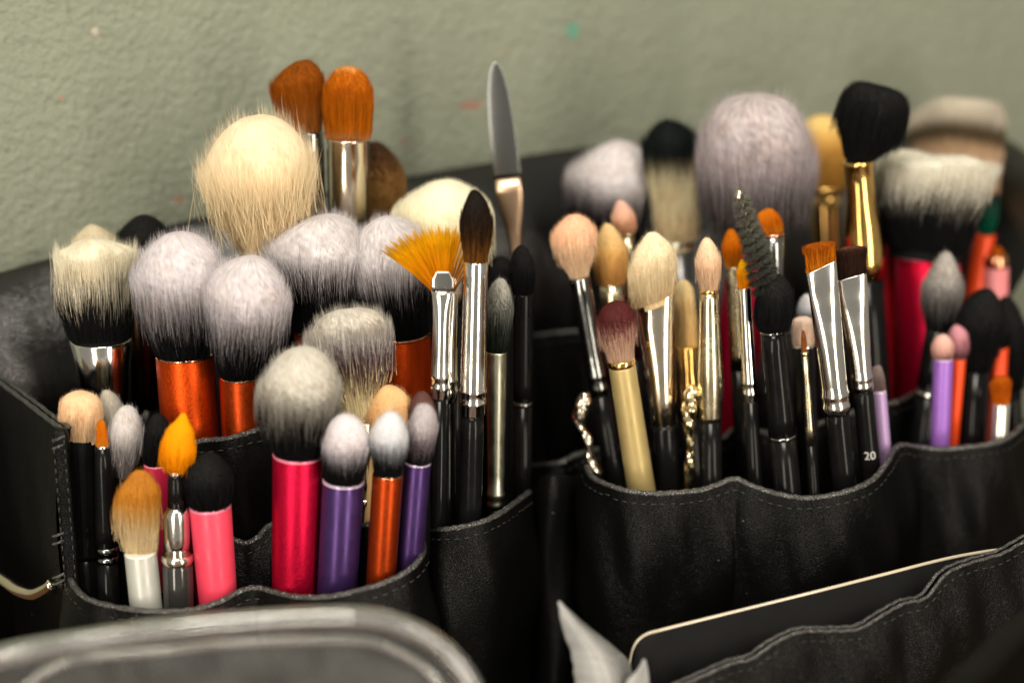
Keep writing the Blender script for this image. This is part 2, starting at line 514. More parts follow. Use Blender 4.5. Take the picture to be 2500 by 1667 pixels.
    for g in g2:
        a_, b_, e_ = (np.interp(g, G, w) for w in (wl, wr, dd))
        x = np.where(cx < 0, a_, b_) * cx * 0.91; y = e_ * sx * 0.91
        al = g * L * 0.965 + slant * x * (1 - max(g, 0))
        cv.append(neck + np.outer(al, a) + np.outer(x, r) + np.outer(y, f))
        ct.append(np.full(n, g)); cr1.append(c1()); cr2.append(c2())
    cv.append((neck + a * L * 0.952)[None]); ct.append([0.985]); cr1.append([0.5]); cr2.append([0.5])
    b0 = len(V)
    cq = np.array(grid_faces(len(g2), n, True)) + b0
    topi = b0 + len(g2) * n
    tt = np.array([(b0 + (len(g2) - 1) * n + j, b0 + (len(g2) - 1) * n + (j + 1) % n, topi) for j in range(n)])
    V = np.vstack([V] + cv)
    A['tpos'] = np.concatenate([A['tpos']] + ct); A['rnd'] = np.concatenate([A['rnd']] + cr1); A['rnd2'] = np.concatenate([A['rnd2']] + cr2)
    # no head is perfectly even: lean and dent the whole bundle softly
    rs = np.random.default_rng(seed + 5); wm = max(wl.max(), wr.max())
    rel = V - neck; hx, hy, hz = rel @ r / wm, rel @ f / wm, rel @ a / L
    grow = np.clip(hz, 0, 1) * min(1.0, flat + 0.2)
    amp = warp * wm
    ox = sum(np.sin(hx * rs.uniform(1, 3.2) + hy * rs.uniform(-3, 3) + hz * rs.uniform(2, 7) + rs.uniform(0, 6.28)) for _ in range(3)) * amp * 0.5
    oz = sum(np.sin(hx * rs.uniform(-5, 5) + hy * rs.uniform(-4, 4) + rs.uniform(0, 6.28)) for _ in range(3)) * amp * 0.5
    V = V + np.outer(ox * grow, r) + np.outer(oz * grow ** 2, a) + np.outer(ox * grow * 0.5, f)
    o = fast_mesh('bristles', V, np.vstack([q, cq]), np.vstack([t_, tt]), A, mat, root)
    o['kind'] = 'stuff'
    return o

def solid(root, name, neck, base, rows, mat, scale, Lpx, slant=0.0, n=44, rot=0.0, sq=1.0):
    """rows: (s px down from the neck, half-width px, flat) ; s >= 9000 runs on to the case floor"""
    ax = base - neck; a, r, f = frame_of(ax)
    if rot:
        r, f = r * math.cos(rot) + f * math.sin(rot), f * math.cos(rot) - r * math.sin(rot)
    cs, hr, hf, sh = [], [], [], []
    lz = (0.006 - neck[2]) / (base[2] - neck[2])
    prev = None
    R = []
    for row in rows:
        s, w = row[0], row[1]; fl = row[2] if len(row) > 2 else 1.0
        tt = max(lz, 1.0) if s >= 9000 else s / Lpx
        R.append((tt, w, fl))
    # densify so tapers are smooth
    D = []
    for i in range(len(R) - 1):
        k = max(1, int(abs(R[i + 1][0] - R[i][0]) * Lpx / 40)) if R[i + 1][0] < 1.6 else 3
        for j in range(k):
            u = j / k; ue = u * u * (3 - 2 * u) if abs(R[i + 1][1] - R[i][1]) > 3 else u
            D.append((R[i][0] + (R[i + 1][0] - R[i][0]) * u, R[i][1] + (R[i + 1][1] - R[i][1]) * ue, R[i][2] + (R[i + 1][2] - R[i][2]) * ue))
    D.append(R[-1])
    for tt, w, fl in D:
        cs.append(neck + (base - neck) * tt); hr.append(w * scale); hf.append(w * scale * fl)
        sh.append(slant * max(0.0, 1 - tt * Lpx / 90.0))
    V, F = lathe(cs, hr, hf, r, f, n, True, sq=[sq] * len(cs), shear=sh, axis=-a)
    return mesh_obj(name, V, F, mat, root)

GROUP = 'makeup brushes standing in the case'
# how far the hairs of a head lie combed from root to tip, by the start of its label
COMB = {'duo-fibre brush with cream tips': 0.75, 'large fluffy cream goat': 0.6, 'dark chestnut pointed': 0.85, 'auburn domed brush': 0.85, 'dark-tipped tan': 0.6, 'wide white-over-black brush beside': 0.45, 'wide white-over-black brush with orange': 0.45, 'flat three-tone': 0.9, 'black pointed brush with tall chrome': 0.7, 'grey-tipped dark brush': 0.7, 'black domed brush with long cream': 0.6, 'very large mauve': 0.45, 'wide white-tipped black duo': 0.75, 'wide flat-topped contour': 0.6, 'large straw-cream': 0.6, 'burgundy-tipped': 0.5, 'pale fuzzy crease': 0.5, 'ginger oval': 0.7, 'tiny bright orange': 0.85, 'ginger angled': 0.8, 'hair-thin liner': 0.9, 'stiff slanted auburn': 0.95, 'stiff dark brown flat': 0.95, 'dull mauve flat': 0.9, 'flat tan foundation': 0.6, 'blush-tipped': 0.5, 'slate grey': 0.5, 'tiny rust': 0.9, 'small rust flat': 0.9}
def brush(label, tip, neck, base, Y, head, hair, parts, flat=1.0, dY=0.0, tY=0.0, slant=0.0, name='makeup_brush', cat='makeup brush', group=GROUP, density=1.0, **kw):
    nk, tp, bs = at(*neck, Y), at(*tip, Y + tY), at(*base, Y + dY)
    sc = mpp(nk); Lpx = math.hypot(base[0] - neck[0], base[1] - neck[1])
    lz = (0.006 - nk[2]) / (bs[2] - nk[2])
    root = empty(name, nk + (bs - nk) * max(lz, 1.0))
    set_props(root, label, cat, group)
    if head:
        kw.setdefault('comb', next((v for k, v in COMB.items() if label.startswith(k)), 0.3))
        rows = [(h[0], h[1] * sc, (h[2] if len(h) > 2 else h[1]) * sc) for h in head]
        bristles(root, nk, tp, rows, flat, hair, slant=slant, density=density, **kw)
    made = []
    for p in parts:
        extra = p[3] if len(p) > 3 else {}
        o = solid(root, p[0], nk, bs, p[2], p[1], sc, Lpx, slant=slant, **extra)
        made.append(o)
    return root, nk, bs, sc, Lpx, made

def ringed(w, end, w2=None, fl0=1.0, r1=None, r2=None):
    """a ferrule of half-width w with two crimped rings above its end"""
    w2 = w2 or w; r1 = r1 or end - 50; r2 = r2 or end - 24
    return [(0, w * 0.95, fl0), (2, w, fl0), (40, w * 0.98, fl0 + (1 - fl0) * 0.25), ((r1) * 0.75, w2, 1), (r1 - 7, w2), (r1 - 4, w2 * 1.07), (r1, w2 * 1.09), (r1 + 4, w2 * 1.05), (r1 + 7, w2 * 0.99),
            (r2 - 7, w2 * 0.99), (r2 - 4, w2 * 1.06), (r2, w2 * 1.08), (r2 + 4, w2 * 1.05), (r2 + 7, w2 * 0.98), (end - 2, w2 * 0.97), (end, w2 * 0.93)]

# ------------------------------------------------------------------ the setting: wall and table
def build_wall():
    m, nt, p = new_mat('sage_plaster')
    tc = nt.nodes.new('ShaderNodeTexCoord')
    def noise(scale, detail=4.0, dist=0.0, rough=0.55):
        n = nt.nodes.new('ShaderNodeTexNoise')
        n.inputs['Scale'].default_value, n.inputs['Detail'].default_value = scale, detail
        n.inputs['Distortion'].default_value, n.inputs['Roughness'].default_value = dist, rough
        nt.links.new(tc.outputs['Object'], n.inputs['Vector']); return n
    n1, n2, n3 = noise(330, 3, 0.5), noise(130, 3, 0.4), noise(9, 4)
    b1 = nt.nodes.new('ShaderNodeBump'); b1.inputs['Strength'].default_value = 1.0; b1.inputs['Distance'].default_value = 0.0015
    b2 = nt.nodes.new('ShaderNodeBump'); b2.inputs['Strength'].default_value = 0.7; b2.inputs['Distance'].default_value = 0.0016
    nt.links.new(n1.outputs['Fac'], b1.inputs['Height']); nt.links.new(n2.outputs['Fac'], b2.inputs['Height'])
    nt.links.new(b1.outputs['Normal'], b2.inputs['Normal']); nt.links.new(b2.outputs['Normal'], p.inputs['Normal'])
    mx = nt.nodes.new('ShaderNodeMix'); mx.data_type = 'RGBA'
    mx.inputs['A'].default_value = (0.200, 0.228, 0.174, 1); mx.inputs['B'].default_value = (0.240, 0.256, 0.190, 1)
    nt.links.new(n3.outputs['Fac'], mx.inputs['Factor'])
    cur = mx.outputs['Result']
    # paint flecks and make-up smudges: (px, py, width px, height px, colour)
    for (px, py, w, h, c, s) in ((1398, 76, 17, 22, (0.02, 0.30, 0.20), 0.75), (1150, 258, 30, 12, (0.38, 0.09, 0.07), 0.6), (437, 488, 16, 11, (0.30, 0.10, 0.05), 0.7),
                                 (232, 78, 9, 12, (0.55, 0.48, 0.36), 0.7), (168, 28, 5, 34, (0.12, 0.12, 0.09), 0.4), (985, 346, 14, 9, (0.40, 0.14, 0.11), 0.5),
                                 (150, 240, 7, 8, (0.34, 0.15, 0.08), 0.6), (1225, 128, 40, 7, (0.30, 0.24, 0.17), 0.4)):
        q = wall_point(px, py)
        sc = mpp(q)
        vm = nt.nodes.new('ShaderNodeVectorMath'); vm.operation = 'SUBTRACT'
        nt.links.new(tc.outputs['Object'], vm.inputs[0]); vm.inputs[1].default_value = q
        vs_ = nt.nodes.new('ShaderNodeVectorMath'); vs_.operation = 'MULTIPLY'
        nt.links.new(vm.outputs[0], vs_.inputs[0]); vs_.inputs[1].default_value = (1 / (w * sc), 0.0, 1 / (h * sc))
        nn = noise(300, 2); 
        va = nt.nodes.new('ShaderNodeVectorMath'); va.operation = 'LENGTH'
        nt.links.new(vs_.outputs[0], va.inputs[0])
        ad = nt.nodes.new('ShaderNodeMath'); ad.operation = 'ADD'
        nt.links.new(va.outputs['Value'], ad.inputs[0]); nt.links.new(nn.outputs['Fac'], ad.inputs[1])
        mr = nt.nodes.new('ShaderNodeMapRange')
        mr.inputs['From Min'].default_value, mr.inputs['From Max'].default_value = 1.15, 1.55
        mr.inputs['To Min'].default_value, mr.inputs['To Max'].default_value = s * 0.8, 0.0
        nt.links.new(ad.outputs[0], mr.inputs['Value'])
        m2 = nt.nodes.new('ShaderNodeMix'); m2.data_type = 'RGBA'
        nt.links.new(mr.outputs['Result'], m2.inputs['Factor']); nt.links.new(cur, m2.inputs['A']); m2.inputs['B'].default_value = (*c, 1)
        cur = m2.outputs['Result']
    nt.links.new(cur, p.inputs['Base Color'])
    p.inputs['Roughness'].default_value = 0.55
    p.inputs['Specular IOR Level'].default_value = 0.3
    xs = (-0.9, 1.0); th = 0.12
    V, F = [], []
    for z in (-0.01, 1.3):
        for x in xs:
            V.append((x, WALL_Y + WALL_S * x, z))
        for x in reversed(xs):
            V.append((x - th * WALL_S, WALL_Y + WALL_S * x + th, z))
    F = [(0, 1, 5, 4), (1, 2, 6, 5), (2, 3, 7, 6), (3, 0, 4, 7), (3, 2, 1, 0), (4, 5, 6, 7)]
    o = mesh_obj('wall', V, F, m, None, False)
    o['kind'] = 'structure'

WALL_Y, WALL_S = 0.745, 0.42
def wall_point(px, py):
    u, v = (px - 1250.0) / FPX, (833.5 - py) / FPX
    d = np.array((u, CP + v * SP, -SP + v * CP))
    t = WALL_Y / (d[1] - WALL_S * d[0])
    return CAM + d * t
build_wall()

def build_table():
    m, nt, p = new_mat('brown_table_top')
    tc = nt.nodes.new('ShaderNodeTexCoord')
    mp = nt.nodes.new('ShaderNodeMapping'); mp.inputs['Scale'].default_value = (3, 40, 10)
    nt.links.new(tc.outputs['Object'], mp.inputs['Vector'])
    n = nt.nodes.new('ShaderNodeTexNoise'); n.inputs['Scale'].default_value = 6; n.inputs['Detail'].default_value = 8; n.inputs['Distortion'].default_value = 0.7
    nt.links.new(mp.outputs['Vector'], n.inputs['Vector'])
    cr = nt.nodes.new('ShaderNodeValToRGB')
    cr.color_ramp.elements[0].position, cr.color_ramp.elements[1].position = 0.3, 0.7
    cr.color_ramp.elements[0].color, cr.color_ramp.elements[1].color = (0.045, 0.020, 0.009, 1), (0.11, 0.052, 0.022, 1)
    nt.links.new(n.outputs['Fac'], cr.inputs['Fac']); nt.links.new(cr.outputs['Color'], p.inputs['Base Color'])
    p.inputs['Roughness'].default_value = 0.4
    V = []
    for z in (-0.04, 0.0):
        V += [(-0.75, 0.37, z), (0.75, 0.37, z), (0.75, WALL_Y + WALL_S * 0.75 - 0.002, z), (-0.75, WALL_Y - WALL_S * 0.75 - 0.002, z)]
    F = [(0, 1, 5, 4), (1, 2, 6, 5), (2, 3, 7, 6), (3, 0, 4, 7), (3, 2, 1, 0), (4, 5, 6, 7)]
    o = mesh_obj('table', V, F, m, None, False)
    o['kind'] = 'structure'
build_table()

# ------------------------------------------------------------------ the brush case
case = empty('brush_case', (0.0, 0.6, 0.0))
set_props(case, 'open black leather brush case with rows of stitched pockets against the wall', 'brush case')

def stitch_mesh(path, drop, out, length=0.0022, gap=0.0013, rad=0.00022):
    """separate thread dashes running along under a rim"""
    seg = np.linalg.norm(np.diff(path, axis=0), axis=1); S = np.concatenate([[0], np.cumsum(seg)])
    V, F = [], []; s = 0.001
    while s + length < S[-1]:
        a_ = np.array([np.interp(s, S, path[:, k]) for k in range(3)])
        b_ = np.array([np.interp(s + length, S, path[:, k]) for k in range(3)])
        d = b_ - a_; d /= np.linalg.norm(d)
        nrm = np.cross(d, (0, 0, 1)); nrm /= np.linalg.norm(nrm) + 1e-9
        if nrm[1] > 0: nrm = -nrm
        o = nrm * out + np.array((0, 0, -drop + rng.normal(0, 0.0002)))
        pts = np.array([a_ + o, a_ * 0.8 + b_ * 0.2 + o + nrm * rad, a_ * 0.2 + b_ * 0.8 + o + nrm * rad, b_ + o])
        v, f = tube(pts, [rad * 0.6, rad, rad, rad * 0.6], 5)
        F += [tuple(i + len(V) * 0 + sum(len(x) for x in V) for i in ff) for ff in f]
        V.append(v)
        s += length + gap
    return np.concatenate(V), F

def pocket(pts, parent=case, floor=0.004, thick=0.0024, bead=0.0012, name='pocket', label=None, wave=0.0016, double=False, stitch=True, mat=None, per=8):
    rim = catmull([at(*p) for p in pts], per)
    tan = np.gradient(rim, axis=0); tan[:, 2] = 0; tan /= np.linalg.norm(tan, axis=1)[:, None]
    nrm = np.stack([tan[:, 1], -tan[:, 0], np.zeros(len(rim))], 1)
    nrm[nrm[:, 1] > 0.4] *= -1
    n = len(rim); rows = 16
    seed = rng.uniform(0, 6, 4)
    outer, inner = [], []
    for i in range(rows):
        u = i / (rows - 1)
        z = rim[:, 2] * (1 - u) + floor * u
        w = wave * math.sin(min(u * 6, math.pi)) * (np.sin(rim[:, 0] * 190 + seed[0] + u * 5) + 0.7 * np.sin(rim[:, 0] * 420 + seed[1] - u * 9))
        base = rim + nrm * (0.004 * math.sin(math.pi * min(1, u * 1.4)) + w)[:, None]
        base[:, 2] = z
        outer.append(base); inner.append(base - nrm * thick)
    V = np.concatenate(outer + inner[::-1])
    F = grid_faces(2 * rows, n)
    o = mesh_obj(name, V, F, mat or LEATHER, parent)
    if label: o['label'] = label
    mid = rim - nrm * thick * 0.5
    offs = (0.0,) if not double else (-0.0013, 0.0013)
    for d in offs:
        jit = np.stack([np.zeros(n), np.zeros(n), 0.00015 * np.sin(np.arange(n) * 1.7 + seed[2])], 1)
        v, f = tube(mid + nrm * d + jit + np.array((0, 0, 0.0003)), bead * (0.7 if double else 1.0), 10, 0.85, 0.03)
        mesh_obj('rim_binding', v, f, EDGE, o)
    if stitch:
        v, f = stitch_mesh(rim + nrm * 0.0, 0.0030, 0.0006)
        mesh_obj('stitching', v, f, THREAD, o)['kind'] = 'stuff'
    return o

# front pockets, nearest half
pocket([(158, 1400, .556), (176, 1438, .545), (215, 1470, .537), (300, 1491, .531), (390, 1498, .529), (470, 1494, .530), (540, 1473, .534), (590, 1448, .539), (625, 1440, .541), (665, 1450, .538),
        (720, 1462, .532), (800, 1462, .529), (880, 1446, .529), (950, 1424, .532), (1005, 1395, .537), (1036, 1362, .545), (1042, 1335, .556), (1036, 1315, .568)], label='scalloped front pocket holding the coloured handles')
pocket([(330, 1330, .562), (440, 1300, .559), (520, 1312, .5565), (572, 1324, .556), (601, 1331, .556), (634, 1314, .5565), (667, 1283, .558), (740, 1270, .557), (850, 1290, .5565), (960, 1275, .559), (1034, 1255, .566)])
pocket([(170, 1110, .580), (300, 1108, .570), (400, 1098, .566), (495, 1081, .5645), (551, 1076, .5645), (600, 1064, .566), (646, 1051, .568), (760, 1040, .576), (900, 1050, .574), (1030, 1045, .572)])
pocket([(1040, 1300, .566), (1075, 1297, .559), (1120, 1293, .557), (1180, 1279, .560), (1225, 1258, .568), (1262, 1232, .580), (1300, 1203, .598)])
# back and middle pockets, far half
pocket([(1296, 1140, .640), (1335, 1137, .630), (1377, 1131, .627), (1422, 1110, .632), (1500, 1095, .628), (1600, 1110, .624), (1700, 1100, .628), (1772, 1072, .634), (1805, 1050, .640), (1900, 1062, .634),
        (2000, 1040, .636), (2090, 1010, .642), (2165, 991, .645), (2207, 981, .650), (2240, 962, .660)])
pocket([(1270, 828, .690), (1320, 822, .685), (1400, 814, .682), (1550, 822, .680), (1700, 826, .680), (1770, 822, .682), (1900, 812, .684), (2020, 803, .688), (2120, 797, .690), (2200, 792, .694), (2270, 787, .700)])
# front pockets, far half
pocket([(1424, 1140, .602), (1440, 1168, .591), (1480, 1188, .582), (1530, 1203, .577), (1590, 1210, .575), (1650, 1208, .576), (1710, 1202, .578), (1755, 1188, .580), (1795, 1174, .582), (1830, 1189, .580),
        (1880, 1206, .577), (1950, 1220, .575), (2015, 1217, .575), (2090, 1198, .578), (2140, 1172, .584), (2172, 1132, .594), (2188, 1103, .604), (2206, 1090, .610),
        (2250, 1096, .616), (2300, 1101, .617), (2360, 1096, .618), (2420, 1089, .620), (2462, 1075, .625), (2500, 1045, .634), (2530, 1005, .646)])

# hinge between the two halves
hp = [at(*p) for p in ((1298, 1215, .604), (1318, 1170, .598), (1345, 1160, .594), (1375, 1160, .595), (1400, 1165, .600), (1426, 1150, .615))]
rim = catmull(hp, 6); rows = []
for z in np.linspace(0, 1, 10):
    q = rim.copy(); q[:, 2] = rim[:, 2] * (1 - z) + 0.004 * z; q[:, 1] += 0.002 * np.sin(q[:, 0] * 300 + z * 6); rows.append(q)
q = rim.copy(); q[:, 1] += 0.004; q[:, 2] -= 0.001
rows.insert(0, q)
mesh_obj('hinge_panel', np.concatenate(rows), grid_faces(11, len(rim)), LEATHER, case)

# back flap leaning towards the wall
top = catmull([at(*p) for p in ((-260, 748, .62), (-120, 706, .635), (0, 672, .646), (130, 634, .657), (330, 577, .670), (520, 530, .683), (800, 478, .702), (1000, 438, .714), (1200, 402, .728), (1400, 368, .745),
                                (1700, 345, .765), (2000, 335, .787), (2250, 330, .802), (2400, 333, .806), (2455, 346, .795), (2500, 378, .775), (2550, 430, .745), (2640, 520, .70))], 8)
tn = np.gradient(top, axis=0); tn[:, 2] = 0; tn /= np.linalg.norm(tn, axis=1)[:, None]
nr = np.stack([tn[:, 1], -tn[:, 0], np.zeros(len(top))], 1)
prof = [(-0.003, 0.006), (0.0, 0.003), (0.0012, 0.0), (-0.001, -0.003), (-0.005, -0.008), (-0.013, -0.015), (-0.024, -0.0235), (-0.036, -0.0305), (-0.050, -0.035), (-0.068, -0.0365), (-0.10, -0.036), (-0.16, -0.032)]
rows = []
for k, (dz, dn) in enumerate(prof):
    q = top - nr * dn * 1.0
    q = top + nr * (-dn)
    wv = 0.0035 * np.sin(top[:, 0] * 33 + k * 0.5) + 0.002 * np.sin(top[:, 0] * 71 - k * 0.8 + 1.0)
    q = q + nr * (wv * min(1, k / 6))[:, None]
    q[:, 2] += dz
    q[:, 2] = np.maximum(q[:, 2], 0.003)
    rows.append(q)
rows.append(np.stack([rows[-1][:, 0], rows[-1][:, 1] + 0.004, np.full(len(top), 0.003)], 1))
mesh_obj('back_flap', np.concatenate(rows), grid_faces(len(rows), len(top)), FLAPL, case)['label'] = 'bulging leather back flap under the wall'

# end panel with double bound edge, upright binding and metal ring
pocket([(146, 1050, .556), (110, 1024, .568), (60, 985, .585), (0, 940, .604), (-80, 880, .63), (-160, 822, .65)], name='end_panel', double=True, stitch=False, wave=0.0006, bead=0.0014, thick=0.004)
p0, p1 = at(146, 1046, .5535), at(146, 1640, .5535)
n = 60; path = np.linspace(p0, [p0[0], p0[1], 0.004], n)
sc = mpp(p0)
hr = np.full(n, 19.5 * sc) * (1 + 0.03 * np.sin(np.arange(n) * 0.7)); hr[0] *= 0.7
hf = hr * 0.8
V, F = lathe(path, hr, hf, np.array((1.0, 0, 0)), np.array((0, -1.0, 0)), 24, True, sq=[0.6] * n)
strip = mesh_obj('upright_binding', V, F, LEATHER, case)
for py in (1066, 1085, 1299, 1318, 1400, 1416):
    c = at(146, py, .5535)
    pts = np.array([c + np.array((math.cos(t) * 19.6 * sc, -math.sin(t) * 16.4 * sc, 0.0012 * math.cos(t))) for t in np.linspace(0.7, math.pi - 0.7, 12)])
    v, f = tube(pts, 0.0005, 8, 1.0, 0.08)
    mesh_obj('binding_thread', v, f, EDGE, strip)
for xx in (-13, 13):
    pts = np.array([[p0[0] + xx * sc, p0[1] - 15 * sc - 0.0004, z] for z in np.linspace(p0[2] - 0.002, 0.02, 30)])
    v, f = stitch_mesh(np.array(pts) + np.array((0, 0, 0)), 0.0, 0.0002, 0.0020, 0.0016, 0.0003)
    mesh_obj('stitching', v, f, THREAD, strip)['kind'] = 'stuff'
ring_pts = catmull([at(*p) for p in ((-90, 1350, .60), (-40, 1385, .588), (10, 1415, .577), (45, 1440, .570), (80, 1449, .566), (112, 1437, .562), (128, 1425, .560))], 8)
v, f = tube(ring_pts, 0.0023, 16)
mesh_obj('metal_ring', v, f, CHROME_W, case)['label'] = 'shiny metal ring at the end of the case'

# front flap: stiff card with pale edge and a stitched pocket before it
card = catmull([at(*p) for p in ((1535, 1660, .520), (1541, 1610, .520), (1552, 1575, .520), (1575, 1553, .521), (1612, 1541, .522), (1700, 1519, .526), (1850, 1482, .532), (2000, 1445, .538), (2150, 1407, .545), (2300, 1369, .552), (2400, 1350, .557), (2470, 1342, .560), (2560, 1335, .565))], 8)
bot = card.copy(); bot[:, 2] = 0.004
back = card.copy(); back[:, 1] += 0.0012
backb = bot.copy(); backb[:, 1] += 0.0012
VINYL = plain('black_vinyl', (0.005, 0.005, 0.005), 0.5, spec=0.08, noise=0.3, rvar=0.06)
mid = (card + bot) / 2
flap = mesh_obj('front_flap', np.concatenate([bot, mid, card, back, backb]), grid_faces(5, len(card)), VINYL, case)
flap['label'] = 'stiff black front flap with pale rounded edge'
v, f = tube(card + np.array((0, 0.0006, 0.0002)), np.linspace(0.00055, 0.00065, len(card)), 10)
mesh_obj('pale_edge', v, f, plain('ivory_edge_plastic', (0.55, 0.48, 0.36), 0.25, coat=0.5), flap)
pocket([(1560, 1730, .500), (1640, 1685, .503), (1702, 1657, .505), (1781, 1622, .508), (1835, 1608, .510), (1888, 1572, .513), (1951, 1544, .516), (2021, 1541, .519), (2095, 1536, .522), (2153, 1503, .526), (2207, 1474, .530),
        (2260, 1460, .533), (2308, 1403, .538), (2366, 1376, .543), (2446, 1352, .549), (2500, 1322, .554), (2580, 1280, .56)], label='outer pocket of the front flap with wavy stitched rim', double=True, bead=0.0009, wave=0.001)
st = catmull([at(*p) for p in ((2280, 1740, .40), (2330, 1680, .41), (2400, 1620, .425), (2460, 1560, .44), (2540, 1490, .46))], 8)
v, f = tube(st, 0.0035, 14, 0.5)
mesh_obj('added_fold_streak', v, f, LEATHER, case)  # added tube standing in for a light streak reflected off a leather fold
# floor of the case
V = [(-0.20, 0.53, 0.0012), (0.05, 0.53, 0.0012), (0.30, 0.60, 0.0012), (0.30, 0.80, 0.0012), (-0.19, 0.63, 0.0012)]
V2 = [(x, y, 0.0036) for x, y, z in V]
mesh_obj('case_floor', V + V2, [(4, 3, 2, 1, 0), (5, 6, 7, 8, 9)] + [(i, (i + 1) % 5, 5 + (i + 1) % 5, 5 + i) for i in range(5)], LEATHER, case, False)

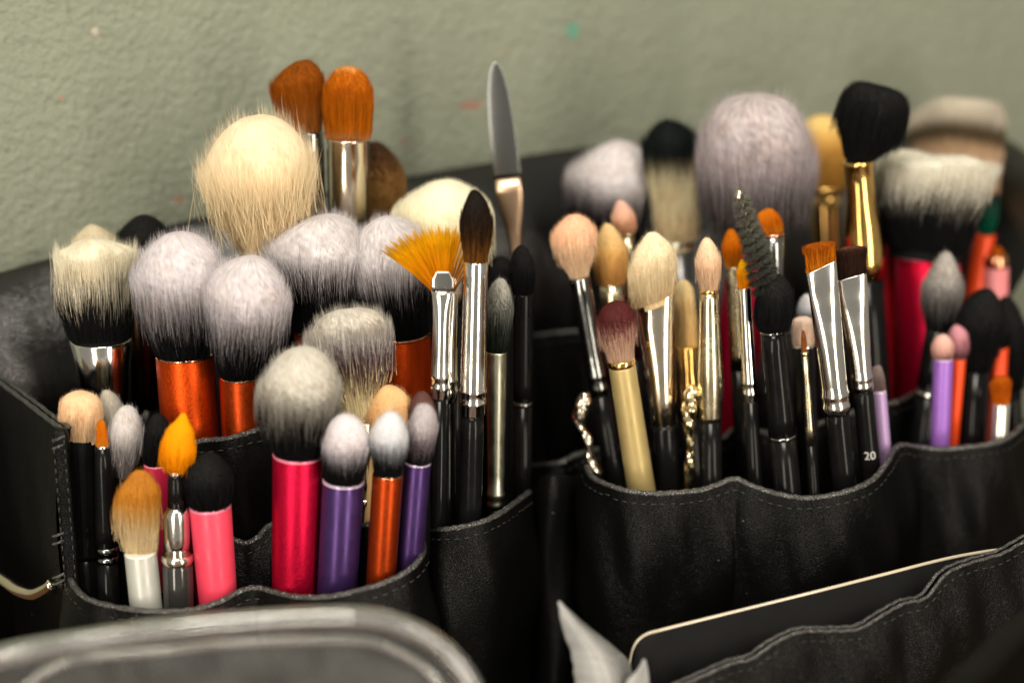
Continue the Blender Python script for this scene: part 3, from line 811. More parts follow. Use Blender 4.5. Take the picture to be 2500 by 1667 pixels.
# ------------------------------------------------------------------ hair colours
BLK = (0.009, 0.009, 0.010)
WHT = (0.71, 0.675, 0.69)
GRY = (0.62, 0.59, 0.53)
H = {
    'duo_cream': hair_mat('cream_tipped_black_hair', [(0.38, BLK), (0.48, (0.46, 0.41, 0.32)), (0.58, (0.93, 0.84, 0.67))], 0.46, 0.12),
    'beige': hair_mat('beige_hair', [(0.0, (0.52, 0.45, 0.32)), (1.0, (0.66, 0.58, 0.42))]),
    'black': hair_mat('black_hair', [(0.0, BLK), (1.0, (0.014, 0.014, 0.014))], 0.1, 0.5),
    'lilac1': hair_mat('white_tipped_hair', [(0.24, BLK), (0.34, (0.14, 0.13, 0.135)), (0.48, (0.36, 0.335, 0.35)), (0.64, (0.68, 0.64, 0.665))], 0.38, 0.26),
    'lilac2': hair_mat('white_over_black_hair', [(0.34, BLK), (0.46, (0.22, 0.20, 0.21)), (0.62, (0.58, 0.55, 0.56)), (0.78, WHT)], 0.30, 0.26),
    'cream': hair_mat('cream_goat_hair', [(0.0, (0.94, 0.70, 0.44)), (0.4, (0.95, 0.75, 0.50)), (1.0, (0.93, 0.77, 0.57))], 0.2, 0.08),
    'brown1': hair_mat('chestnut_hair', [(0.0, (0.42, 0.16, 0.05)), (0.5, (0.30, 0.085, 0.014)), (1.0, (0.19, 0.055, 0.012))], 0.3, 0.4),
    'brown2': hair_mat('auburn_hair', [(0.0, (0.55, 0.26, 0.11)), (0.12, (0.50, 0.15, 0.022)), (0.9, (0.42, 0.115, 0.018)), (1.0, (0.70, 0.36, 0.14))], 0.12, 0.4),
    'tanblack': hair_mat('tan_hair_dark_tip', [(0.35, (0.46, 0.27, 0.10)), (0.75, (0.12, 0.06, 0.025)), (1.0, (0.03, 0.018, 0.01))], 0.4, 0.3),
    'ivory': hair_mat('ivory_hair', [(0.0, (0.86, 0.78, 0.56)), (1.0, (0.93, 0.87, 0.68))], 0.1, 0.05),
    'tri': hair_mat('three_tone_hair', [(0.18, (0.90, 0.76, 0.46)), (0.36, (0.085, 0.035, 0.045)), (0.50, (0.09, 0.05, 0.06)), (0.62, (0.46, 0.42, 0.405)), (0.85, (0.68, 0.645, 0.57))], 0.46, 0.35),
    'grey1': hair_mat('grey_tipped_hair', [(0.28, BLK), (0.39, (0.15, 0.135, 0.12)), (0.54, (0.34, 0.325, 0.285)), (0.75, (0.62, 0.595, 0.53))], 0.36, 0.22),
    'white_s': hair_mat('soft_white_hair', [(0.30, BLK), (0.52, (0.38, 0.35, 0.38)), (0.70, (0.74, 0.70, 0.73))], 0.24, 0.18),
    'white_b': hair_mat('cool_white_hair', [(0.26, BLK), (0.46, (0.30, 0.31, 0.34)), (0.66, (0.72, 0.735, 0.77))], 0.22, 0.12),
    'grey_s': hair_mat('mauve_grey_hair', [(0.16, BLK), (0.40, (0.22, 0.18, 0.20)), (0.70, (0.50, 0.465, 0.485))], 0.34, 0.25),
    'brownm': hair_mat('mauve_brown_hair', [(0.0, (0.16, 0.07, 0.05)), (1.0, (0.12, 0.06, 0.055))]),
    'peach': hair_mat('peach_hair', [(0.0, (0.84, 0.56, 0.30)), (1.0, (0.86, 0.56, 0.30))], 0.1, 0.08),
    'orange': hair_mat('bright_orange_hair', [(0.0, (0.80, 0.25, 0.008)), (0.6, (0.92, 0.38, 0.012)), (1.0, (0.92, 0.50, 0.04))], 0.2, 0.22),
    'sable': hair_mat('black_brown_hair', [(0.0, (0.20, 0.085, 0.022)), (0.35, (0.045, 0.022, 0.010)), (0.7, (0.014, 0.010, 0.008))], 0.5, 0.6),
    'greygreen': hair_mat('dark_grey_tipped_hair', [(0.22, (0.012, 0.016, 0.012)), (0.55, (0.12, 0.13, 0.115)), (0.9, (0.50, 0.49, 0.44))], 0.5, 0.4),
    'peachflat': hair_mat('pale_peach_hair', [(0.0, (0.82, 0.62, 0.40)), (1.0, (0.88, 0.62, 0.40))], 0.1, 0.1),
    'taupe': hair_mat('taupe_hair', [(0.0, (0.16, 0.14, 0.13)), (0.6, (0.46, 0.43, 0.38)), (1.0, (0.52, 0.48, 0.41))], 0.2),
    'fluff': hair_mat('fluffy_grey_hair', [(0.0, (0.10, 0.09, 0.09)), (0.35, (0.36, 0.34, 0.34)), (0.8, (0.64, 0.61, 0.60))], 0.25, 0.2),
    'sponge': hair_mat('orange_sponge', [(0.0, (0.86, 0.33, 0.008)), (1.0, (0.88, 0.36, 0.01))], 0.1, 0.06),
    'tan': hair_mat('tan_hair_cream_root', [(0.25, (0.72, 0.58, 0.36)), (0.45, (0.62, 0.38, 0.15)), (0.6, (0.50, 0.22, 0.05)), (1.0, (0.42, 0.17, 0.045))], 0.22, 0.16),
    'blackcream': hair_mat('black_hair_cream_root', [(0.0, (0.90, 0.74, 0.48)), (0.50, (0.93, 0.82, 0.58)), (0.60, (0.20, 0.17, 0.11)), (0.68, (0.006, 0.009, 0.009))], 0.16, 0.2),
    'bigmauve': hair_mat('mauve_grey_powder_hair', [(0.10, (0.03, 0.026, 0.027)), (0.30, (0.17, 0.15, 0.155)), (0.55, (0.43, 0.38, 0.395)), (1.0, (0.60, 0.54, 0.555))], 0.26, 0.35),
    'yellow': hair_mat('golden_yellow_hair', [(0.0, (0.72, 0.38, 0.10)), (0.6, (0.86, 0.56, 0.19)), (1.0, (0.88, 0.66, 0.30))], 0.1, 0.08),
    'contour': hair_mat('banded_contour_hair', [(0.0, (0.76, 0.54, 0.36)), (0.38, (0.72, 0.52, 0.35)), (0.47, (0.11, 0.08, 0.045)), (0.57, (0.12, 0.09, 0.05)), (0.68, (0.70, 0.64, 0.54))], 0.12, 0.12),
    'duo_white': hair_mat('white_tipped_duo_hair', [(0.40, BLK), (0.50, (0.34, 0.32, 0.27)), (0.60, (0.84, 0.81, 0.70))], 0.36, 0.12),
    'slate': hair_mat('slate_grey_hair', [(0.15, BLK), (0.45, (0.18, 0.17, 0.165)), (0.9, (0.48, 0.45, 0.42))], 0.4, 0.35),
    'pinkball': hair_mat('pale_pink_hair', [(0.0, (0.12, 0.06, 0.05)), (0.3, (0.62, 0.36, 0.31)), (1.0, (0.78, 0.50, 0.44))], 0.1, 0.06),
    'mauveball': hair_mat('mauve_pink_hair', [(0.0, (0.10, 0.04, 0.05)), (0.3, (0.42, 0.19, 0.22)), (1.0, (0.56, 0.28, 0.32))], 0.1, 0.06),
    'rust': hair_mat('rust_hair', [(0.0, (0.50, 0.12, 0.012)), (1.0, (0.36, 0.085, 0.012))], 0.2, 0.3),
    'green': hair_mat('teal_black_hair', [(0.0, (0.01, 0.12, 0.07)), (0.6, (0.01, 0.05, 0.035)), (1.0, BLK)], 0.2, 0.3),
    'blush': hair_mat('blush_tipped_hair', [(0.0, (0.74, 0.56, 0.38)), (0.5, (0.86, 0.62, 0.42)), (0.85, (0.87, 0.51, 0.34))], 0.2, 0.12),
    'honey': hair_mat('honey_hair', [(0.0, (0.72, 0.38, 0.14)), (0.5, (0.82, 0.53, 0.22)), (1.0, (0.84, 0.62, 0.34))], 0.2, 0.14),
    'rosy': hair_mat('rosy_hair', [(0.0, (0.80, 0.46, 0.26)), (1.0, (0.78, 0.50, 0.42))], 0.2, 0.1),
    'straw': hair_mat('straw_cream_hair', [(0.0, (0.66, 0.50, 0.30)), (0.3, (0.80, 0.67, 0.45)), (1.0, (0.84, 0.74, 0.54))], 0.2, 0.16),
    'burgundy': hair_mat('burgundy_tipped_hair', [(0.0, (0.70, 0.50, 0.36)), (0.44, (0.68, 0.44, 0.34)), (0.54, (0.26, 0.11, 0.095)), (0.70, (0.085, 0.022, 0.022))], 0.30, 0.25),
    'custard': hair_mat('custard_hair', [(0.0, (0.84, 0.58, 0.26)), (1.0, (0.88, 0.72, 0.42))], 0.1, 0.1),
    'crease': hair_mat('pale_goat_hair', [(0.0, (0.72, 0.50, 0.34)), (0.5, (0.86, 0.62, 0.43)), (1.0, (0.88, 0.70, 0.50))], 0.2, 0.25),
    'ginger': hair_mat('ginger_hair', [(0.0, (0.66, 0.25, 0.05)), (0.4, (0.60, 0.16, 0.012)), (1.0, (0.56, 0.17, 0.02))], 0.2, 0.35),
    'palepeach': hair_mat('peach_white_hair', [(0.0, (0.78, 0.60, 0.48)), (1.0, (0.80, 0.64, 0.54))], 0.1, 0.08),
    'auburnflat': hair_mat('stiff_auburn_hair', [(0.0, (0.46, 0.15, 0.025)), (0.7, (0.38, 0.105, 0.014)), (1.0, (0.30, 0.075, 0.012))], 0.3, 0.55),
    'darkflat': hair_mat('stiff_dark_brown_hair', [(0.0, (0.022, 0.011, 0.007)), (0.85, (0.032, 0.014, 0.009)), (1.0, (0.13, 0.055, 0.035))], 0.1, 0.5),
    'mauveflat': hair_mat('dull_mauve_hair', [(0.0, (0.16, 0.11, 0.11)), (1.0, (0.30, 0.23, 0.22))], 0.2, 0.3),
    'liner': hair_mat('fine_brown_hair', [(0.0, (0.24, 0.09, 0.035)), (1.0, (0.20, 0.07, 0.03))], 0.1, 0.2),
}
E = 9999
def cyl(w, w2=None, s0=0):
    return [(s0, w * 0.97), (s0 + 2, w), (E, w2 or w)]
def rimrow(w, s0=-1, h=7):
    return [(s0 - 1, w * 0.90), (s0, w * 1.0), (s0 + h * .5, w * 1.025), (s0 + h, w * 1.005)]

# ------------------------------------------------------------------ nearest half of the case
brush('duo-fibre brush with cream tips over black hair and wide chrome ferrule', (229, 578), (247, 826), (262, 1010), .600,
      [(0, 73), (.2, 86, 80), (.45, 98, 84), (.75, 100, 90), (.93, 90, 84), (1, 30)], H['duo_cream'],
      [('ferrule', CHROME, [(0, 73), (3, 75), (60, 66), (175, 58), (178, 55)]), ('handle', BLACKP, [(176, 54), (E, 44)])], jagtip=.09, fly=.03, tY=.004)
brush('beige domed brush tip peeking up behind the cream-tipped duo-fibre brush', (228, 546), (234, 660), (246, 900), .626,
      [(0, 40), (.5, 54), (.8, 46), (1, 0)], H['beige'], [('handle', BLACKP, cyl(36))])
brush('black domed brush behind the largest white head with orange handle', (352, 523), (352, 660), (356, 1010), .632,
      [(0, 42), (.4, 66), (.75, 62), (1, 0)], H['black'], [('ferrule', plain('chrome_orange_reflection', (0.42, 0.17, 0.07), .2, 1.0), [(0, 36), (3, 38), (330, 36)]), ('handle', BLACKP, [(328, 35), (E, 32)])])  # ferrule is dark chrome; the orange it reflects is put into its colour
brush('round white and grey brush on a bright orange metallic handle, beside the chrome ferrule', (424, 553), (451, 862), (467, 1078), .583,
      [(0, 68), (.2, 88, 86), (.5, 112, 108), (.72, 106, 106), (.9, 66, 72), (1, 0)], H['lilac1'],
      [('handle', ORANGE, cyl(71, 69)), ('rim', COPPER, rimrow(70))], tY=-.004)
brush('round white and grey brush on a dark orange handle, behind the magenta handle', (606, 608), (590, 915), (597, 1080), .577,
      [(0, 53), (.25, 72, 84), (.55, 100, 110), (.78, 90, 96), (.92, 56, 60), (1, 0)], H['lilac1'],
      [('handle', ORANGE2, cyl(55, 53)), ('rim', COPPER, rimrow(54))], tY=-.004)
brush('large fluffy cream goat-hair powder brush with stray hairs', (608, 262), (660, 690), (668, 1000), .612,
      [(0, 52), (.2, 64, 66), (.38, 88, 96), (.55, 122, 126), (.7, 136, 136), (.85, 106, 112), (.95, 60, 66), (1, 0)], H['cream'],
      [('ferrule', CHROME_W, [(0, 60), (2, 62), (130, 56)]), ('handle', BLACKP, [(128, 54), (E, 40)])], fly=.09, curl=.05, jagtip=.08, density=1.3)
brush('dark chestnut pointed brush, taller of the two brown brushes by the wall', (735, 138), (756, 322), (772, 700), .642,
      [(0, 34, 31), (.2, 62, 36), (.5, 84, 48), (.7, 80, 50), (.88, 50, 38), (1, 0)], H['brown1'],
      [('ferrule', DARKCHROME, [(0, 33), (2, 34), (260, 30)]), ('handle', BLACKP, [(258, 30), (E, 26)])], flat=.5, jagtip=.04)
brush('auburn domed brush with wide polished chrome ferrule by the wall', (852, 153), (850, 338), (853, 700), .636,
      [(0, 54), (.25, 60, 59), (.55, 62, 60), (.8, 53, 51), (.93, 34, 33), (1, 0)], H['brown2'],
      [('ferrule', CHROME_W, [(-1, 52), (1, 54), (4, 53), (230, 50)]), ('handle', BLACKP, [(228, 48), (E, 40)])], flat=.55, jagtip=.03)
brush('dark-tipped tan brush half hidden behind the chrome ferrule of the auburn brush', (905, 338), (912, 580), (918, 760), .660,
      [(0, 48), (.4, 76), (.65, 82), (.86, 60), (1, 0)], H['tanblack'], [('ferrule', GOLD, [(0, 46), (100, 44)]), ('handle', BLACKP, [(98, 42), (E, 36)])])
brush('dense ivory domed brush behind the orange fan brush', (1080, 431), (1085, 660), (1092, 900), .626,
      [(0, 80), (.35, 118), (.62, 126), (.85, 96), (1, 0)], H['ivory'], [('ferrule', CHROME_W, [(0, 76), (2, 78), (90, 70)]), ('handle', BLACKP, [(88, 66), (E, 50)])], fly=.005, jagtip=.01)
brush('wide white-over-black brush beside the cream powder brush', (792, 507), (802, 800), (806, 1010), .606,
      [(0, 84), (.3, 92, 96), (.55, 138, 112), (.72, 152, 108), (.88, 104, 76), (1, 0)], H['lilac2'],
      [('handle', ORANGE2, cyl(84, 78)), ('rim', COPPER, rimrow(84))], fly=.04, jagtip=.05, rad=1.05e-4, density=1.4)
brush('wide white-over-black brush with orange handle behind the orange fan', (937, 516), (972, 812), (980, 1010), .604,
      [(0, 78), (.3, 104, 92), (.55, 108, 106), (.75, 88, 96), (.9, 56, 66), (1, 0)], H['lilac2'],
      [('handle', ORANGE, cyl(78, 74)), ('rim', COPPER, rimrow(78))], fly=.05, jagtip=.05, rad=1.05e-4, density=1.4)
brush('flat three-tone brush, grey above dark plum above cream', (850, 738), (884, 1022), (893, 1300), .566,
      [(0, 42), (.2, 62, 54), (.45, 104, 78), (.7, 122, 102), (.86, 100, 90), (.95, 66, 64), (1, 0)], H['tri'],
      [('ferrule', CHAMP, [(0, 41), (2, 43), (190, 30)]), ('ring', CHROME, [(186, 30), (190, 34), (200, 34), (204, 30)]), ('handle', BLACKP, [(200, 29), (E, 26)])], flat=.5, jagtip=.06, fly=.03, rad=1.1e-4, density=1.3, tY=.010)
brush('fluffy grey brush on a metallic magenta handle', (737, 839), (727, 1108), (719, 1450), .546,
      [(0, 58), (.2, 74, 70), (.48, 104, 96), (.7, 98, 93), (.88, 66, 64), (1, 0)], H['grey1'],
      [('handle', MAGENTA, cyl(61, 48)), ('rim', PINKRIM, rimrow(60))], fly=.04, jagtip=.05)
brush('white-tipped brush on a wide violet handle beside the magenta handle', (850, 1007), (838, 1172), (822, 1452), .543,
      [(0, 46), (.3, 55), (.6, 60, 58), (.82, 46), (1, 0)], H['white_s'], [('handle', PURPLE, cyl(51, 49)), ('rim', LILACRIM, rimrow(50, -2, 10))], tY=-.006)
brush('cool white-tipped brush on a burnt orange handle between two violet handles', (955, 999), (946, 1156), (929, 1432), .541,
      [(0, 34), (.3, 41), (.65, 46, 45), (.85, 34), (1, 0)], H['white_b'], [('handle', ORANGE2, cyl(37, 36)), ('rim', COPPER, rimrow(36))], tY=-.005)
brush('mauve-grey brush on a slim violet handle by the pocket corner', (1040, 978), (1019, 1128), (997, 1400), .549,
      [(0, 31), (.3, 36), (.62, 40, 38), (.84, 28), (1, 0)], H['grey_s'], [('handle', PURPLE, cyl(34, 31)), ('rim', LILACRIM, rimrow(33, -2, 8))], tY=-.004)
brush('small mauve-brown domed tip behind the slim violet brush', (1030, 951), (1028, 1080), (1030, 1250), .563,
      [(0, 24), (.5, 33), (.78, 30), (1, 0)], H['brownm'], [('handle', BLACKP, cyl(22))])
brush('pale peach brush half hidden between three-tone brush and orange handle', (962, 934), (942, 1090), (925, 1260), .566,
      [(0, 46), (.5, 58), (.8, 46), (1, 0)], H['peach'], [('handle', PEACHP, cyl(46, 38))])
brush('black pointed brush with tall chrome ferrule in front of the fan', (1163, 459), (1162, 637), (1147, 1292), .570,
      [(0, 28), (.3, 36, 37), (.6, 41, 42), (.82, 33, 31), (1, 0)], H['sable'],
      [('ferrule', CHROME, ringed(30, 366, 32, 1.0, 308, 336)), ('handle', BLACKP, [(364, 28), (420, 29), (E, 30)])], jagtip=.05, rad=1.05e-4)
brush('grey-tipped dark brush with matte champagne ferrule', (1223, 672), (1212, 857), (1210, 1242), .588,
      [(0, 25), (.3, 33), (.6, 36, 35), (.82, 27), (1, 0)], H['greygreen'],
      [('ferrule', SATIN, [(-1, 24), (1, 26), (5, 25), (340, 20), (343, 22), (352, 22), (356, 18), (366, 18), (370, 21), (380, 20)]), ('handle', BLACKP, [(378, 17), (E, 16)])])
brush('black pointed brush on glossy black handle next to the hinge', (1272, 593), (1277, 716), (1275, 1232), .612,
      [(0, 24), (.35, 32), (.65, 31), (.85, 21), (1, 0)], H['black'],
      [('ferrule', BLACKP, [(0, 25), (2, 26), (260, 24)]), ('ring', DARKCHROME, [(258, 24), (260, 26), (265, 26), (267, 24)]), ('handle', BLACKP, [(265, 24), (E, 22)])])
brush('soft black brush half hidden behind the black pointed brushes', (1224, 622), (1226, 740), (1232, 1200), .626,
      [(0, 28), (.5, 44), (.8, 36), (1, 0)], H['black'], [('handle', BLACKM, cyl(24))])

# front row, small ones
brush('pale peach flat-topped eyeshadow brush on black handle beside the upright binding', (198, 952), (198, 1068), (214, 1480), .566,
      [(0, 43), (.3, 51), (.7, 52), (.9, 40), (1, 8)], H['peachflat'], [('ferrule', BLACKP, [(0, 35), (2, 36), (270, 33), (274, 35), (282, 35), (286, 33)]), ('handle', BLACKP, [(284, 32), (E, 30)])], flat=.8, fly=.005)
brush('tiny rust-coloured wedge brush on black handle beside the peach eyeshadow brush', (246, 1022), (250, 1090), (268, 1480), .556,
      [(0, 16), (.5, 14), (1, 5)], H['ginger'], [('rim', CHROME_W, rimrow(16, -3, 7)), ('ferrule', BLACKP, [(2, 17), (60, 22), (240, 27)]),
       ('ring', DARKCHROME, [(238, 27), (241, 30), (248, 30), (252, 27)]), ('ring', DARKCHROME, [(262, 27), (266, 30), (273, 30), (277, 27)]), ('handle', BLACKP, [(276, 27), (E, 29)])], flat=.5)
brush('taupe brush tip between the chrome ferrule and the fluffy grey brush', (262, 946), (276, 1090), (290, 1400), .575,
      [(0, 20), (.5, 34), (.8, 28), (1, 0)], H['taupe'], [('handle', BLACKP, cyl(20))])
brush('fluffy light grey brush with slim root above the tan brush', (313, 983), (298, 1162), (300, 1480), .562,
      [(0, 17), (.3, 32), (.6, 46), (.82, 36), (1, 0)], H['fluff'], [('handle', BLACKP, cyl(18, 22))], fly=.05)
brush('black domed brush on a deep pink handle behind the orange sponge', (388, 1006), (384, 1132), (400, 1350), .5615,
      [(0, 30), (.5, 34), (.8, 28), (1, 0)], H['black'], [('handle', PINKD, cyl(33, 31)), ('rim', PINKRIM, rimrow(32))])
brush('orange teardrop sponge applicator on chrome cap and smoky tube', (449, 1001), (428, 1153), (437, 1492), .544,
      [(0, 18), (.12, 34, 30), (.42, 46, 44), (.7, 36, 34), (.9, 14, 14), (1, 0)], H['sponge'],
      [('rim', CHROME_W, rimrow(18, -3, 8)), ('neck', BLACKP, [(4, 18), (84, 21)]), ('cap', CHROME, [(78, 12), (84, 26), (96, 32), (104, 33), (196, 33)]),
       ('collar', CHROME_W, [(194, 34), (198, 39), (206, 41), (214, 39), (218, 36)]), ('handle', TUBE, [(216, 36), (226, 38), (E, 38)])], flat=.75, fly=.0, curl=.0, jagtip=.004, warp=.02, name='sponge_applicator', cat='sponge applicator', rad=5e-5)
brush('flat tan foundation brush with cream root on silver-grey handle', (343, 1138), (343, 1348), (358, 1492), .542,
      [(0, 37), (.25, 54, 42), (.55, 68, 48), (.75, 58, 48), (.9, 32, 34), (1, 0)], H['tan'],
      [('handle', SILVERP, cyl(39, 40)), ('rim', plain('white_rim', (.7, .68, .6), .3), rimrow(38))], flat=.42, fly=.01)
brush('black rounded brush on a wide coral pink handle', (506, 1103), (513, 1234), (534, 1484), .546,
      [(0, 48), (.3, 60, 58), (.62, 63, 58), (.84, 46, 40), (1, 0)], H['black'], [('handle', PINK, cyl(51, 39)), ('rim', PINKRIM, rimrow(50, -2, 8))])
brush('deep pink handle showing just behind the coral pink one', (470, 1120), (482, 1240), (500, 1484), .556,
      [(0, 32), (.5, 38), (.8, 30), (1, 0)], H['black'], [('handle', PINKD, cyl(34, 30))])

# fan brush
def fan_brush():
    Y = .576
    nk, bs = at(1087, 726, Y), at(1090, 1292, Y); sc = mpp(nk)
    root = empty('fan_brush', np.array((bs[0], bs[1], 0.006)))
    set_props(root, 'orange fan brush with spread bristles behind the black pointed brush', 'makeup brush', GROUP)
    a, r, f = frame_of(nk - bs)
    N = 4600
    th = rng.uniform(-49, 34, N)
    keep = (th < 13) | (rng.uniform(0, 1, N) < 0.22)
    th = th[keep]
    th = np.where(th > 13, np.round(th / 5) * 5 + rng.normal(0, .7, len(th)), th)
    n = len(th); R = np.radians(th)
    Lp = (174 - 0.0030 * (th + 8) ** 2 + rng.normal(0, 4, n) + 6 * np.sin(th * 1.1) + 4 * np.sin(th * 2.7)) * np.where(th > 13, 0.98, 1)
    K = 5; P = np.zeros((n, K, 3)); TP = np.zeros((n, K))
    y0 = rng.normal(0, 3.0, n); x0 = th / 49 * 19
    for k in range(K):
        u = k / (K - 1)
        x = x0 + np.sin(R) * Lp * (0.55 * u + 0.45 * u ** 1.6) * 1.06
        z = np.cos(R * 0.96) * Lp * u
        P[:, k] = nk + np.outer(x * sc, r) + np.outer(z * sc, a) + np.outer((y0 * (1 - .3 * u) + rng.normal(0, 1.0, n) * u) * sc, f)
        TP[:, k] = u
    V, q, t_, nv = strand_arrays(P, 7.5e-5 * rng.uniform(.7, 1.3, n))
    tp = np.concatenate([np.repeat(TP[:, :-1], 3, 1), TP[:, -1:]], 1).ravel()
    o = fast_mesh('bristles', V, q, t_, {'tpos': tp, 'rnd': np.repeat(rng.uniform(0, 1, n), nv), 'rnd2': np.repeat(rng.uniform(0, 1, n), nv)}, H['orange'], root)
    o['kind'] = 'stuff'
    nk2 = at(1093, 716, Y)
    solid(root, 'ferrule', nk2, bs, [(0, 25, .3), (2, 26, .3), (60, 26, .7), (150, 26, 1), (195, 26), (199, 28), (206, 28), (210, 26), (222, 26), (226, 28), (233, 28), (237, 26), (256, 25)], CHROME, sc, 576)
    solid(root, 'handle', nk2, bs, [(254, 24), (E, 24)], BLACKP, sc, 576)
fan_brush()

# chisel-tipped metal tool in front of the fan
def chisel_tool():
    Y = .566
    nk, bs = at(1081, 664, Y), at(1068, 1292, Y); sc = mpp(nk)
    root = empty('metal_tool', np.array((bs[0], bs[1], 0.006)))
    set_props(root, 'silver tool with flat faceted tip in front of the orange fan', 'cosmetic tool')
    solid(root, 'tip', nk, bs, [(0, 15, .05), (3, 17, .07), (18, 26, .10), (32, 27.5, .16), (44, 27, .26)], plain('bevelled_steel', (.46, .46, .44), .17, 1.0), sc, 628, sq=.55)
    solid(root, 'ferrule', nk, bs, [(43, 27, .27), (58, 25, .45), (80, 23, .72), (110, 22.5, .95), (236, 25), (240, 27), (246, 27.5), (252, 26.5), (256, 25), (264, 25), (268, 27), (273, 27.5), (278, 26.5), (282, 25), (296, 25), (299, 23)], CHROME, sc, 628)
    solid(root, 'handle', nk, bs, [(297, 22), (E, 25)], BLACKP, sc, 628)
chisel_tool()

# palette knife by the wall
def palette_knife():
    Y = .668
    nk, bs = at(1208, 152, Y), at(1262, 640, Y - .004); sc = mpp(nk); L = math.hypot(54, 488)
    lz = (0.006 - nk[2]) / (bs[2] - nk[2])
    root = empty('palette_knife', nk + (bs - nk) * lz)
    set_props(root, 'steel palette knife with leaf-shaped blade standing up against the wall', 'palette knife')
    solid(root, 'blade', nk, bs, [(0, 2, .3), (6, 9, .12), (25, 17, .08), (70, 26, .07), (140, 31, .06), (200, 33, .06), (270, 33, .06), (285, 32, .07)], BLADE, sc, L)
    solid(root, 'shank', nk, bs, [(283, 31, .10), (320, 32, .14), (360, 29, .2), (410, 20, .4), (450, 15, .8), (480, 15, 1), (560, 16, 1)], plain('steel_warm_reflection', (.62, .44, .30), .3, 1.0), sc, L)  # shank steel has its copper and beige reflection put into the base colour
    solid(root, 'handle', nk, bs, [(556, 19), (562, 21), (E, 20)], BLACKP, sc, L)
palette_knife()

# ------------------------------------------------------------------ far half of the case
brush('large white angled brush with black root beside the hinge', (1540, 338), (1490, 595), (1482, 1000), .700,
      [(0, 60), (.25, 96, 62), (.48, 136, 72), (.64, 140, 74), (.82, 96, 62), (.94, 48, 44), (1, 0)], H['lilac2'], [('handle', BLACKP, cyl(56, 50))], tY=-.005)
brush('black domed brush with long cream root on dark handle', (1638, 282), (1655, 582), (1684, 1000), .684,
      [(0, 40), (.10, 54), (.35, 60, 58), (.6, 68, 64), (.8, 75, 72), (.93, 52, 50), (1, 0)], H['blackcream'],
      [('ferrule', SATIN, [(0, 38), (2, 40), (30, 34), (34, 32)]), ('handle', plain('grey_handle', (.10, .10, .10), .25, .6), [(30, 36), (E, 32)])])
brush('very large mauve-grey powder brush on a magenta handle', (1846, 212), (1836, 610), (1806, 830), .664,
      [(0, 58), (.22, 92, 96), (.48, 138, 150), (.72, 132, 132), (.88, 98, 100), (.96, 62, 66), (1, 0)], H['bigmauve'],
      [('handle', MAGENTA, cyl(56, 54)), ('rim', PINKRIM, rimrow(56))], fly=.05, jagtip=.06, density=1.2)
brush('golden yellow flat-topped brush with gold ferrule behind the mauve powder brush', (2004, 277), (2013, 455), (2032, 900), .726,
      [(0, 48), (.5, 58), (.85, 52), (1, 26)], H['yellow'], [('rim', GOLD, rimrow(48, -4, 14)), ('ferrule', GOLD, [(8, 38), (300, 34)]), ('handle', BLACKP, [(298, 32), (E, 30)])])
brush('black angled fan-shaped brush with tall polished gold ferrule', (2150, 196), (2095, 394), (2122, 800), .655,
      [(0, 33, 32), (.2, 52, 58), (.45, 76, 88), (.66, 90, 94), (.84, 82, 86), (.94, 62, 66), (1, 8)], H['black'],
      [('ferrule', GOLD, [(-2, 34), (0, 38), (6, 38), (10, 35), (90, 36), (150, 46), (200, 50), (280, 46)]), ('handle', BLACKP, [(278, 44), (E, 38)])], flat=.55, fly=.01, jagtip=.02)
brush('wide flat-topped contour brush with brown band, tallest at the far end', (2334, 232), (2345, 460), (2352, 900), .760,
      [(0, 84), (.4, 100), (.7, 114, 112), (.9, 100, 100), (1, 40)], H['contour'], [('handle', BLACKP, cyl(80, 70))], slant=-.25, fly=.0, jagtip=.02, tY=.014)
brush('wide white-tipped black duo-fibre brush on a magenta handle', (2296, 366), (2264, 612), (2270, 830), .672,
      [(0, 96, 92), (.25, 124, 106), (.55, 144, 126), (.8, 146, 142), (.93, 132, 132), (1, 60)], H['duo_white'],
      [('handle', MAGENTA, cyl(80, 78)), ('rim', PINKRIM, rimrow(80))], jagtip=.05, fly=.02, tY=.007)
brush('bright red handle beside the magenta handle of the duo-fibre brush', (2164, 480), (2162, 590), (2160, 830), .684,
      [(0, 20), (.5, 28), (1, 0)], H['black'], [('handle', plain('red_paint', (.62, .006, .02), .36, .3, noise=.08), cyl(24))])
brush('red-orange handle with dark teal tip beside the end fold', (2432, 470), (2404, 572), (2372, 760), .704,
      [(0, 16), (.5, 22), (1, 0)], H['green'], [('handle', REDOR, cyl(27, 29))])
brush('pink handle with copper collar beside the red-orange one', (2434, 600), (2432, 634), (2428, 800), .700,
      [(0, 20), (.5, 18), (1, 0)], H['rust'], [('collar', COPPER, [(-12, 28), (-8, 31), (12, 31), (16, 30)]), ('handle', plain('rose_pink_plastic', (.74, .24, .25), .4), [(14, 30), (E, 30)])])
brush('slate grey pointed brush in front of the wide magenta handle', (2313, 609), (2292, 802), (2250, 1100), .652,
      [(0, 30), (.3, 46, 44), (.58, 52, 50), (.82, 34, 32), (1, 0)], H['slate'],
      [('ferrule', BLACKP, [(0, 31), (140, 34)]), ('ring', CHROME, [(150, 34), (153, 37), (158, 37), (161, 34)]), ('handle', BLACKP, [(140, 34), (E, 34)])])
brush('small pale pink round brush on a purple handle', (2300, 812), (2303, 876), (2294, 1102), .632,
      [(0, 21), (.4, 27), (.72, 24), (1, 0)], H['pinkball'], [('handle', PURPLE2, cyl(24, 22)), ('rim', LILACRIM, rimrow(23, -2, 7))])
brush('small mauve round brush on an orange handle behind the purple one', (2336, 790), (2341, 868), (2322, 1092), .640,
      [(0, 20), (.4, 26), (.72, 23), (1, 0)], H['mauveball'], [('handle', REDOR, cyl(18, 14))])
